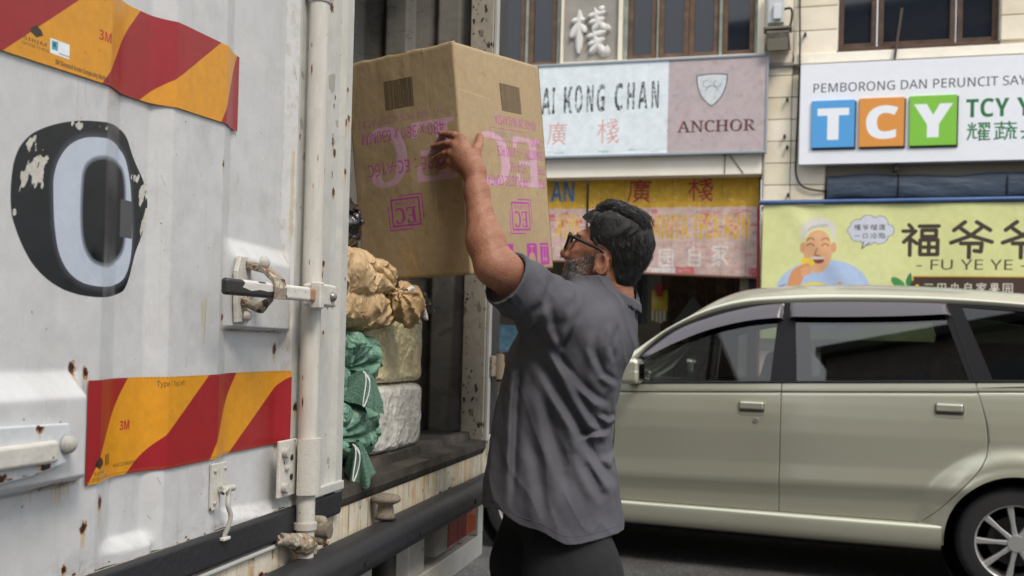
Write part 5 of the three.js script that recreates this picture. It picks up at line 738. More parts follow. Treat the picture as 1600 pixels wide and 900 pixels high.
// trousers and shoes
{
  const f = (x, y, z) => { let d = ell(x, y, z, [0.13, 0.82, -2.82], [0.15, 0.14, 0.17]); for (const s of [0.085, -0.105]) { const fx = s > 0 ? 0.05 : -0.05; d = smin(d, capsule(x, y, z, [0.13 + fx * 0.4, 0.80, -2.82 + s], [0.135 + fx, 0.60, -2.82 + s], 0.10, 0.128), 0.06); d = smin(d, capsule(x, y, z, [0.135 + fx, 0.60, -2.82 + s], [0.15 + fx, 0.38, -2.82 + s], 0.128, 0.115), 0.04); d = smin(d, capsule(x, y, z, [0.15 + fx, 0.38, -2.82 + s], [0.16 + fx, 0.08, -2.82 + s], 0.112, 0.085), 0.03); } d = Math.max(d, y - 0.93, 0.055 - y); return d + 0.014 * (fbm(x * 15, y * 5, z * 15, 3) - 0.5) + 0.005 * Math.sin(y * 60 + 5 * fbm(x * 9, y * 5, z * 9, 2)) * smooth(y, 0.3, 0.1); };
  add(man, 'trousers', rel(nets(f, [-0.12, 0.03, -3.12], [0.40, 0.96, -2.54], 0.009)), std({ map: rep(tint([20, 20, 23], [32, 32, 36], 6), 3), roughness: 0.95, bumpMap: rep(weave, 10), bumpScale: 0.001 }));
  const shoe = std({ color: 0x1c1b1b, roughness: 0.6 });
  for (const s of [0.095, -0.105]) { const g = nets((x, y, z) => Math.max(smin(ell(x, y, z, [0.06, 0.045, -2.82 + s], [0.13, 0.055, 0.05]), ell(x, y, z, [0.15, 0.06, -2.82 + s], [0.065, 0.065, 0.045]), 0.03), 0.006 - y), [-0.12, -0.01, -2.92 + s], [0.28, 0.16, -2.72 + s], 0.008); const m = add(man, 'shoe', rel(g), shoe); add(m, 'sole', rel((() => { const q = extr([[-0.07, -0.03], [-0.05, -0.045], [0.10, -0.048], [0.20, -0.036], [0.215, 0], [0.20, 0.036], [0.10, 0.048], [-0.05, 0.045], [-0.07, 0.03]], 0.016, 0.003); q.rotateX(-Math.PI / 2); q.translate(0, 0.002, -2.82 + s); return q; })()), std({ color: 0x101010, roughness: 0.8 })); }
}
// hair: a cap following the skull, with swept locks over it
{
  const hairline = (f, u, l) => { const side = smooth(Math.abs(l), 0.03, 0.07); // height under which there is no hair
    return f > 0.02 ? lerp(0.066, lerp(0.062, 0.004, smooth(f, 0.07, 0.036)), side) + (f - 0.05) * 0.2 : f > -0.035 ? lerp(-0.01, 0.022, smooth(f, -0.03, 0.0)) * 1 + (f > 0.0 ? -0.03 : 0) * side * 0 : -0.085 + 0.06 * smooth(f, -0.075, -0.04); };
  const cap = (f, u, l) => { let d = ell(f, u, l, [-0.014, 0.034, 0], [0.104, 0.094, 0.0785]); d = smin(d, ell(f, u, l, [-0.048, -0.03, 0], [0.052, 0.066, 0.062]), 0.03); d = smin(d, ell(f, u, l, [0.054, 0.080, 0.0], [0.042, 0.032, 0.052]), 0.05); d = smin(d, ell(f, u, l, [-0.004, 0.082, 0], [0.07, 0.036, 0.058]), 0.05); return d; };
  const f3 = (x, y, z) => { const [f, u, l] = toHead(x, y, z); let d = cap(f, u, l); const along = f * 0.9 - u * 0.25; d += 0.018 * (fbm(l * 55 + 1.6 * Math.sin(f * 34 + u * 20), u * 22, f * 9, 3) - 0.5) * (0.12 + 0.88 * smooth(u, 0.03, 0.08)) + 0.012 * (fbm(f * 16, u * 16, l * 22, 2) - 0.5) * smooth(u, 0.02, 0.08); d = Math.max(d, (hairline(f, u, l) - u) * 0.8); const ear = Math.hypot((f + 0.008) / 0.027, (u + 0.026) / 0.041) - 1; if (Math.abs(l) > 0.055) d = Math.max(d, -ear * 0.024); return d; };
  const shade = (x, y, z) => { const [f, u, l] = toHead(x, y, z), g = smooth(fbm(l * 150, u * 60, f * 14, 3), 0.55, 0.72) * 0.5 * smooth(f + u * 0.8, 0.0, 0.1), b = 0.007; return [b + 0.10 * g, b + 0.10 * g, b * 1.05 + 0.105 * g]; };
  const capG = nets(f3, [0.09, 1.36, -2.95], [0.44, 1.67, -2.65], 0.0036, shade);
  const hair = add(man, 'hair', rel(capG), std({ vertexColors: true, roughness: 0.75 }));
  const locks = [], cols = []; seed = 11;
  for (let i = 0; i < 4200; i++) { // thin strands lifted off the cap, combed back
    const top = i < 2900, l0 = rr(-0.068, 0.074), f0 = top ? rr(-0.06, 0.092) : rr(-0.115, 0.03), u0 = top ? 0.06 : rr(-0.07, 0.07);
    const dirv = V(f0 + 0.02, u0 + (top ? 0.05 : 0), l0 * (top ? 1 : 1.5)).normalize(); let lo = 0.03, hi = 0.2; for (let k = 0; k < 16; k++) { const m = (lo + hi) / 2; if (cap(-0.014 + dirv.x * m, 0.03 + dirv.y * m, dirv.z * m) < 0) lo = m; else hi = m; }
    const b = V(-0.014 + dirv.x * lo, 0.03 + dirv.y * lo, dirv.z * lo); if (b.y < hairline(b.x, b.y, b.z) + 0.006) continue; if (Math.abs(b.z) > 0.05 && Math.hypot((b.x + 0.008) / 0.03, (b.y + 0.026) / 0.044) < 1) continue;
    const len = top ? rr(0.035, 0.075) : rr(0.012, 0.024), lift = top ? (rnd() < 0.07 ? rr(0.012, 0.024) : rr(0.001, 0.011)) : rr(0.0005, 0.004), sw = rr(-0.012, 0.012), down = top ? rr(0.0, 0.3) : rr(0.5, 1);
    const pts = [0, 0.33, 0.66, 1].map((t) => { let p = V(b.x - len * t * (top ? 0.95 : 0.55), b.y + (top ? 0.02 * Math.sin(t * 2.2) - down * len * t * t * 0.5 : -down * len * t), b.z + sw * Math.sin(t * 3)); const c = V(-0.014, 0.03, 0), o = p.clone().sub(c).normalize(); let a = 0.03, e = 0.2; for (let k = 0; k < 14; k++) { const m = (a + e) / 2; if (cap(c.x + o.x * m, c.y + o.y * m, c.z + o.z * m) < 0) a = m; else e = m; } const rr2 = a + lift * Math.sin(Math.PI * clamp(t, 0.1, 1) * (top ? 0.75 : 0.9)) + 0.001; return V(...fromHead(c.x + o.x * rr2, c.y + o.y * rr2, c.z + o.z * rr2)); });
    const c3 = new THREE.CatmullRomCurve3(pts), w = top ? rr(0.0004, 0.0010) : rr(0.0003, 0.0006), g = new THREE.TubeGeometry(c3, 5, w, 3, false), n = g.attributes.position.count, grey = rnd() < (f0 > 0 ? 0.20 : 0.05) ? rr(0.05, 0.20) : rr(0.004, 0.010), ca = new Float32Array(n * 3).fill(grey); g.setAttribute('color', new THREE.BufferAttribute(ca, 3)); locks.push(g.toNonIndexed());
  }
  add(hair, 'strand', rel(mergeGeometries(locks)), std({ vertexColors: true, roughness: 0.45 })).userData.kind = 'stuff';
  // beard stubble along the jaw
  const bl = []; seed = 23;
  for (let i = 0; i < 8000; i++) {
    const f0 = rr(0.0, 0.11), u0 = rr(-0.125, 0.0), l0 = rr(-0.07, 0.07), dirv = V(f0 - 0.02, u0 + 0.02, l0).normalize(); let lo = 0.02, hi = 0.16; for (let k = 0; k < 14; k++) { const m = (lo + hi) / 2; if (headSDF(0.02 + dirv.x * m, -0.02 + dirv.y * m, dirv.z * m) < 0) lo = m; else hi = m; }
    const b = V(0.02 + dirv.x * lo, -0.02 + dirv.y * lo, dirv.z * lo); const side = Math.abs(b.z), up = lerp(-0.044, -0.004, smooth(b.x, 0.085, 0.015)); if (b.y > up || b.x < 0.004 || b.y < -0.125) continue; if (b.x > 0.09 && b.y > -0.085 && b.y < -0.058 && side < 0.024) continue;
    const len = rr(0.005, 0.013) * (b.y < -0.07 ? 1.25 : 0.7), tip = V(b.x + dirv.x * len * 0.5 - 0.001, b.y - len * 0.8, b.z + dirv.z * len * 0.5 + rr(-0.002, 0.002)), g = rod(fromHead(b.x, b.y, b.z), fromHead(tip.x, tip.y, tip.z), 0.0006, 0.0003, 3), n = g.attributes.position.count, grey = rnd() < 0.7 ? rr(0.18, 0.45) : rr(0.02, 0.07); g.setAttribute('color', new THREE.BufferAttribute(new Float32Array(n * 3).fill(grey), 3)); bl.push(g.toNonIndexed());
  }
  add(man, 'beard', rel(mergeGeometries(bl)), std({ vertexColors: true, roughness: 0.6 })).userData.kind = 'stuff';
}
{ // spectacles
  const fm = phy({ color: 0x060607, roughness: 0.45 }), list = [];
  const fp = (f, u, l) => fromHead(f, u, l);
  for (const s of [1, -1]) { const ring = [[0.118, 0.020, 0.010], [0.117, 0.024, 0.034], [0.110, 0.022, 0.062], [0.108, 0.0, 0.064], [0.112, -0.018, 0.052], [0.117, -0.020, 0.030], [0.119, -0.010, 0.012], [0.118, 0.008, 0.009]].map(([f, u, l]) => V(...fp(f, u, l * s))); list.push(new THREE.TubeGeometry(new THREE.CatmullRomCurve3(ring, true), 60, 0.0036, 6, true)); list.push(tube([fp(0.109, 0.018, 0.064 * s), fp(0.098, 0.017, 0.074 * s), fp(0.05, 0.012, 0.080 * s), fp(0.0, 0.006, 0.085 * s), fp(-0.02, -0.006, 0.084 * s)], 0.0046, 30, 6)); }
  list.push(tube([fp(0.119, 0.008, 0.011), fp(0.122, 0.012, 0), fp(0.119, 0.008, -0.011)], 0.0026, 12, 6));
  const gl = add(man, 'glasses', rel(merge(list)), fm);
  for (const s of [1, -1]) add(gl, 'lens', rel(grid(6, 6, (a, b) => [...fp(0.114 - 0.008 * a, lerp(-0.017, 0.021, b), s * lerp(0.012, 0.060, a)), a, b])), phy({ color: 0xffffff, transmission: 1, thickness: 0, roughness: 0.02 }));
}

// ---------- shophouses across the street (local x along the front, z outward) ----------
const BPOS = [3.0803, 0, -10.8], BRY = THREE.MathUtils.degToRad(-15);
const BQ = new THREE.Quaternion().setFromAxisAngle(V(0, 1, 0), BRY), atB = (x, y, z) => V(x, y, z).applyQuaternion(BQ).add(V(...BPOS)).toArray();
const plaster = (lo, hi) => std({ map: rep(tint(lo, hi, 5), 0.7), roughness: 0.85, bumpMap: rep(bumpSoft, 2), bumpScale: 0.004 });
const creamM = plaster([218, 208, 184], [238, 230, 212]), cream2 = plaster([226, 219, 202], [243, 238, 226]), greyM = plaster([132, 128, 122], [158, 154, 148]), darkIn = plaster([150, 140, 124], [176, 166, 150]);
const woodM = std({ map: rep(tint([78, 58, 44], [112, 86, 66], 9), 2), roughness: 0.7 }), woodD = std({ map: rep(tint([60, 44, 34], [92, 68, 52], 9), 2), roughness: 0.7 }), paleM = std({ map: rep(tint([112, 124, 118], [150, 156, 146], 7), 2), roughness: 0.8 });
const paneM = phy({ color: new THREE.Color().setRGB(0.012, 0.016, 0.024), roughness: 0.05, metalness: 0, ior: 1.6, clearcoat: 0.6, clearcoatRoughness: 0.03 });
const pave = add(scene, 'pavement', box(-9, 9, 0, 0.15, -6, 0.35, 0.02), plaster([110, 104, 98], [140, 134, 126]), BPOS, [0, BRY, 0]); pave.userData.kind = 'structure';
const shopA = thing('shophouse', 'old cream shophouse with a relief character panel and painted blinds below', 'building', BPOS, BRY);
const shopB = thing('shophouse', 'cream shophouse with grooved blocks above the green, orange and blue signboard', 'building', BPOS, BRY);
// upper walls
add(shopA, 'fascia', box(-8, -0.405, 3.21, 4.50, -0.30, -0.002, 0.006), creamM);
add(shopA, 'beam', box(-8, -0.405, 3.215, 3.46, -0.0015, 0.05, 0.008), cream2);
for (const [a, b] of [[-8, -4.9], [-2.70, -2.675], [-2.03, -1.985], [-0.485, -0.405]]) add(shopA, 'pier', box(a, b, 4.5, 6.2, -0.30, 0.0, 0.004), creamM);
add(shopA, 'upper_wall', box(-8, -0.405, 6.2, 8.2, -0.30, 0.0, 0.004), creamM);
const relief = add(shopA, 'relief_panel', box(-2.675, -2.03, 4.56, 6.0, -0.25, -0.045, 0.004), greyM);
add(relief, 'panel_ledge', box(-2.675, -2.03, 4.5, 4.558, -0.28, 0.015, 0.006), creamM);
{ const list = []; for (const s of GL.zhan) { const pts = []; for (let i = 0; i < s.length; i += 2) pts.push([-2.60 + s[i] / 100 * 0.46, 5.19 - s[i + 1] / 100 * 0.54, -0.03]); const c = curve(pts.length > 1 ? pts : [pts[0], pts[0]]); const n = 20; list.push(grid(n, 8, (a, b) => { const p = c.getPoint(a), t = c.getTangent(a), w = 0.041 * (0.75 + 0.5 * Math.sin(a * 3.1)) * (0.35 + 0.65 * smooth(Math.min(a, 1 - a), -0.02, 0.15)), k = (b - 0.5) * Math.PI; return [p.x - t.y * Math.sin(k) * w, p.y + t.x * Math.sin(k) * w, -0.05 + 0.055 * Math.cos(k), a, b]; })); } add(relief, 'raised_character', merge(list), std({ map: rep(tint([196, 194, 190], [222, 220, 216], 6), 3), roughness: 0.8 })); }
function casement(parent, x0, x1, y0, y1, mat) { // one window leaf: frame and pane
  const f = add(parent, 'window', merge([box(x0, x0 + 0.055, y0, y1, -0.14, -0.075, 0.004), box(x1 - 0.055, x1, y0, y1, -0.14, -0.075, 0.004), box(x0 + 0.0555, x1 - 0.0555, y0, y0 + 0.07, -0.138, -0.077, 0.004), box(x0 + 0.0555, x1 - 0.0555, y1 - 0.07, y1, -0.138, -0.077, 0.004)]), mat);
  add(f, 'pane', box(x0 + 0.05, x1 - 0.05, y0 + 0.065, y1 - 0.065, -0.112, -0.106, 0), paneM); return f;
}
for (const [a, b] of [[-1.925, -1.60], [-1.575, -1.24], [-1.235, -0.905], [-0.865, -0.515]]) casement(shopA, a, b, 4.555, 6.18, woodM);
for (const [a, b] of [[-4.88, -4.45], [-4.40, -3.97], [-3.92, -3.50], [-3.46, -3.14], [-3.10, -2.76]]) casement(shopA, a, b, 4.535, 6.18, woodM);
for (const [a, b] of [[-1.982, -1.93], [-1.597, -1.578], [-0.902, -0.868], [-3.135, -3.105], [-0.512, -0.487], [-2.755, -2.703]]) add(shopA, 'mullion', box(a, b, 4.53, 6.2, -0.145, -0.05, 0.004), paleM);
add(shopA, 'window_sill', box(-1.98, -0.49, 4.5, 4.552, -0.2, 0.02, 0.005), cream2); add(shopA, 'window_sill', box(-4.9, -2.704, 4.5, 4.532, -0.2, 0.012, 0.005), cream2);
// second house: blocks with open joints
const rows = []; for (let y = 2.86; y < 6.6; y += 0.2395) rows.push(y);
const backB = add(shopB, 'wall_core', box(-0.40, 7, 3.05, 4.50, -0.32, -0.03, 0), std({ color: new THREE.Color().setRGB(0.30, 0.27, 0.22), roughness: 0.95 }));
add(shopB, 'wall_core', box(-0.40, 0.26, 0.15, 3.049, -0.32, -0.03, 0), std({ color: new THREE.Color().setRGB(0.30, 0.27, 0.22), roughness: 0.95 }));
add(shopB, 'wall_core', box(-0.40, 0.362, 4.501, 8.2, -0.32, -0.03, 0), creamM); add(shopB, 'wall_core', box(1.965, 7, 4.501, 8.2, -0.32, -0.03, 0), creamM); add(shopB, 'upper_wall', box(0.363, 1.964, 6.2, 8.2, -0.32, 0.0, 0.004), creamM);
const blockMs = [0, 1, 2].map((k) => plaster([220 - 6 * k, 209 - 6 * k, 187 - 8 * k], [240 - 4 * k, 232 - 4 * k, 216 - 6 * k]));
let bi = 0; const block = (x0, x1, y0, y1, z) => add(shopB, 'block', box(x0, x1, y0, y1, -0.029, z, 0.005, 1), blockMs[(bi++ * 7) % 3]);
for (const y of rows) { if (y > 4.3 && y < 4.5) continue; const h = 0.2395 - 0.007; block(-0.40, -0.105, y, y + h, 0.012 + rr(0, 0.003)); if (y < 3.0) block(-0.098, 0.26, y, y + h, 0.008); else if (y < 3.3) block(-0.098, 0.262, y, y + h, 0.01); else if (y < 4.2) block(-0.098, 0.6, y, y + h, 0.008); }
for (let y = 0.16; y < 2.7; y += 0.38) block(-0.40, 0.26, y, y + 0.372, 0.012);
for (let y = 4.515; y < 6.2; y += 0.26) { block(-0.40, -0.105, y, y + 0.253, 0.013); block(-0.098, 0.355, y, y + 0.253, 0.01); block(1.972, 3.2, y + 0.05, y + 0.303, 0.01); block(3.207, 5, y + 0.05, y + 0.303, 0.011); }
add(shopB, 'cornice', box(-0.42, -0.09, 4.385, 4.425, -0.03, 0.06, 0.006), greyM); add(shopB, 'cornice', box(-0.089, 6, 4.40, 4.51, -0.03, 0.05, 0.008), cream2);
for (const [a, b] of [[0.370, 0.76], [0.775, 1.545], [1.56, 1.955]]) casement(shopB, a, b, 4.56, 6.18, woodD);
add(shopB, 'window_sill', box(0.364, 1.963, 4.511, 4.557, -0.2, 0.03, 0.005), woodD);
// ground floor interiors behind the pavement arcade
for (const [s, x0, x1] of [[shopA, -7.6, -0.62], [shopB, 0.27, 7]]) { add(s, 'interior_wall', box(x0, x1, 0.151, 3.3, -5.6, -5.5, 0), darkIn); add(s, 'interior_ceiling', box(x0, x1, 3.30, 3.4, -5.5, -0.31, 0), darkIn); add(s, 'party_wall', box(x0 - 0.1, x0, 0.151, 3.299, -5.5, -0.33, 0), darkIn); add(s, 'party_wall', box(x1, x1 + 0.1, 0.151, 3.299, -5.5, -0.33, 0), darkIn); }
add(shopA, 'corner_post', box(-0.52, -0.415, 0.151, 3.205, -0.3, -0.16, 0.006), std({ color: 0x1d1b1a, roughness: 0.9 }));
add(shopA, 'red_pole', rod([-0.395, 1.0, 0.06], [-0.425, 2.86, 0.06], 0.018), std({ color: 0x7a1f24, roughness: 0.6 }));
for (let i = 0; i < 9; i++) add(shopA, 'shutter_board', box(-1.72 + i * 0.122, -1.72 + i * 0.122 + 0.116, 0.151, 3.29, -2.2 - 0.012 * (i % 2), -2.16 - 0.012 * (i % 2), 0.005), [woodD, woodM][(i * 5) % 3 ? 0 : 1]);
// painted signboard with a worn name
{
  const g = thing('signboard', 'white weathered signboard with flaked black name and grey beer panel', 'signboard', BPOS, BRY);
  const x0 = -4.95, x1 = -0.375, y0 = 3.455, y1 = 4.485, W = 2048, H = 462, X = (x) => (x - x0) / (x1 - x0) * W, Y = (y) => (1 - (y - y0) / (y1 - y0)) * H;
  const [c, k] = canvasOf(W, H); k.fillStyle = '#dbe4ea'; k.fillRect(0, 0, W, H); k.fillStyle = '#b3a6a8'; k.fillRect(X(-1.43), 0, W, H); for (let i = 0; i < 60; i++) { k.strokeStyle = `rgba(${rr(120, 200)},${rr(110, 180)},${rr(115, 185)},0.16)`; k.lineWidth = rr(4, 26); const x = rr(X(-1.42), W), y = rr(0, H); k.beginPath(); k.moveTo(x, y); k.lineTo(x + rr(-60, 60), y + rr(-60, 60)); k.stroke(); }
  k.fillStyle = '#20242a'; for (const [s, a, b] of [['A', -2.875, -2.77], ['I', -2.755, -2.715], ['K', -2.63, -2.515], ['O', -2.495, -2.39], ['N', -2.36, -2.262], ['G', -2.242, -2.13], ['C', -2.04, -1.93], ['H', -1.90, -1.79], ['A', -1.765, -1.66], ['N', -1.625, -1.522]]) { const yb = 3.935 + 0.022 * (a + 2.87), yt = yb + 0.305; fitText(k, s, X(a), Y(yb), X(b) - X(a), Y(yb) - Y(yt), 'bold @ sans-serif'); }
  k.strokeStyle = '#cf8f88'; glyph(k, 'guang', X(-2.80), Y(3.84), X(-2.56) - X(-2.80), Y(3.58) - Y(3.84), 6, 1); glyph(k, 'zhan', X(-2.22), Y(3.86), X(-1.97) - X(-2.22), Y(3.58) - Y(3.86), 6, 1); k.lineWidth = 1.2; k.strokeStyle = '#9aa4aa'; k.beginPath(); k.moveTo(0, Y(4.09)); k.lineTo(X(-1.45), Y(4.10)); k.stroke();
  // shield and name on the grey panel
  k.save(); const sx = X(-0.955), sy = Y(4.30), sw = X(-0.79) - X(-0.955), sh = Y(3.96) - Y(4.30); k.beginPath(); k.moveTo(sx - sw, sy); k.quadraticCurveTo(sx, sy - 12, sx + sw, sy); k.quadraticCurveTo(sx + sw, sy + sh * 0.7, sx, sy + sh); k.quadraticCurveTo(sx - sw, sy + sh * 0.7, sx - sw, sy); k.fillStyle = '#c6cdd2'; k.fill(); k.lineWidth = 5; k.strokeStyle = '#343a42'; k.stroke(); k.lineWidth = 5; k.strokeStyle = '#8e989e'; k.beginPath(); k.arc(sx - 26, sy + 42, 17, 0.5, 5); k.moveTo(sx + 44, sy + 42); k.arc(sx + 26, sy + 42, 17, 0, 4.2); k.moveTo(sx - 30, sy + 74); k.quadraticCurveTo(sx, sy + 30, sx + 30, sy + 74); k.stroke(); k.strokeStyle = 'rgba(190,180,182,0.7)'; k.lineWidth = 2; k.beginPath(); k.arc(sx, sy + 60, 118, 2.6, 6.8); k.stroke(); k.restore();
  k.fillStyle = '#a05a5e'; fitText(k, 'ANCHOR', X(-1.32) - 3, Y(3.675) - 2, X(-0.485) - X(-1.32), Y(3.675) - Y(3.80), '@ serif'); k.fillStyle = '#2c2628'; fitText(k, 'ANCHOR', X(-1.32) + 2, Y(3.675), X(-0.485) - X(-1.32), Y(3.675) - Y(3.80), '@ serif');
  for (let i = 0; i < 900; i++) { k.fillStyle = 'rgba(211,220,226,0.9)'; k.fillRect(rr(X(-2.9), X(-1.5)), rr(Y(4.3), Y(3.9)), rr(1, 5), rr(3, 26)); } wear(k, X(-1.45), H, 2000, 'rgba(211,220,226,0.95)', 1.5, 8); k.save(); k.translate(X(-1.43), 0); wear(k, W - X(-1.43), H, 900, 'rgba(179,166,168,0.95)', 1.5, 6); wear(k, W - X(-1.43), H, 40, 'rgba(150,140,146,0.5)', 5, 24); k.restore();
  for (let i = 0; i < 60; i++) { k.fillStyle = `rgba(120,160,168,${rr(0.1, 0.4)})`; k.fillRect(rr(0, X(-1.45)), H - rr(8, 26), rr(6, 60), rr(2, 8)); } speckle(k, W, H, 0.05);
  add(g, 'face', grid(20, 4, (a, b) => [lerp(x0, x1, a), lerp(y0, y1, b), 0.131, a, b]), std({ map: texOf(c), roughness: 0.55 }));
  add(g, 'panel', box(x0, x1, y0, y1, 0.055, 0.127, 0.004), paleM);
  const fr = std({ color: 0x9ba6b0, roughness: 0.4, metalness: 0.3 }); for (const b of [[x0 - 0.02, x1 + 0.02, y1, y1 + 0.025], [x0 - 0.02, x1 + 0.02, y0 - 0.025, y0], [x1 + 0.001, x1 + 0.022, y0, y1]]) add(g, 'frame_bar', box(b[0], b[1], b[2], b[3], 0.056, 0.145, 0.003), fr);
}
{
  const g = thing('signboard', 'white shop signboard with blue, orange and green letter tiles', 'signboard', BPOS, BRY);
  const x0 = -0.02, x1 = 5.1, y0 = 3.285, y1 = 4.362, W = 2048, H = 431, X = (x) => (x - x0) / (x1 - x0) * W, Y = (y) => (1 - (y - y0) / (y1 - y0)) * H;
  const [c, k] = canvasOf(W, H); k.fillStyle = '#e4e8f0'; k.fillRect(0, 0, W, H); k.fillStyle = '#2c2f38'; fitText(k, 'PEMBORONG DAN PERUNCIT SAYUR-SAYURAN', X(0.10), Y(4.055), X(3.0) - X(0.10), Y(4.055) - Y(4.15), '@ sans-serif');
  k.fillStyle = '#1e6b3c'; fitText(k, 'TCY', X(1.62), Y(3.735), X(2.03) - X(1.62), Y(3.735) - Y(3.925), 'bold @ sans-serif'); fitText(k, 'Y', X(2.10), Y(3.735), X(2.25) - X(2.10), Y(3.735) - Y(3.925), 'bold @ sans-serif');
  k.strokeStyle = '#1e6b3c'; const gw = X(0.225) - X(0); glyph(k, 'yao', X(1.635), Y(3.685), gw, Y(3.49) - Y(3.685), 6.5); glyph(k, 'shu', X(1.885), Y(3.685), gw, Y(3.49) - Y(3.685), 6.5); glyph(k, 'guo', X(2.135), Y(3.685), gw, Y(3.49) - Y(3.685), 7.5); speckle(k, W, H, 0.012);
  add(g, 'face', grid(20, 4, (a, b) => [lerp(x0 + 0.004, x1, a), lerp(y0 + 0.004, y1 - 0.004, b), 0.1615, a, b]), std({ map: texOf(c), roughness: 0.45 }));
  add(g, 'panel', box(x0, x1, y0, y1, 0.07, 0.159, 0.006), std({ color: 0xd6dae2, roughness: 0.5 }));
  for (const [s, a, b, ya, yb, col] of [['T', 0.105, 0.54, 3.455, 3.96, 0x4f9ddb], ['C', 0.585, 1.03, 3.452, 3.968, 0xd8913f], ['Y', 1.08, 1.538, 3.45, 3.972, 0x7cbf3c]]) {
    const t = add(g, 'letter_tile', box(a, b, ya, yb, 0.163, 0.188, 0.004), std({ color: col, roughness: 0.5 }));
    const [c2, q] = canvasOf(256, 288); q.fillStyle = '#' + new THREE.Color(col).getHexString(); q.fillRect(0, 0, 256, 288); q.fillStyle = '#e6ebf2'; fitText(q, s, s === 'C' ? 28 : 34, 236, s === 'C' ? 196 : 188, 184, 'bold @ sans-serif'); q.strokeStyle = '#e6ebf2'; q.lineWidth = 12; q.save(); q.font = 'bold 100px sans-serif'; const m = q.measureText(s).width; q.translate(s === 'C' ? 28 : 34, 236); q.scale((s === 'C' ? 196 : 188) / m, 184 / 72); q.lineWidth = 5; q.strokeText(s, 0, 0); q.restore(); q.fillStyle = 'rgba(20,24,30,0.0)';
    add(t, 'letter', grid(2, 2, (u, v) => [lerp(a + 0.004, b - 0.004, u), lerp(ya + 0.004, yb - 0.004, v), 0.1905, u, v]), std({ map: texOf(c2), roughness: 0.5 }));
    add(t, 'tile_edge', box(a + 0.012, b + 0.016, ya - 0.018, yb - 0.012, 0.1625, 0.176, 0.003), std({ color: 0x23272e, roughness: 0.6 }));
  }
  add(g, 'stay_rod', rod([0.925, 4.34, 0.1], [1.0, 4.95, 0.02], 0.014), std({ color: 0x4a4038, roughness: 0.8 }));
  for (const x of [0.95, 2.6]) add(g, 'support', box(x, x + 0.04, 3.21, 3.284, 0.0, 0.12, 0.003), std({ color: 0x3a3836, roughness: 0.8 }));
}
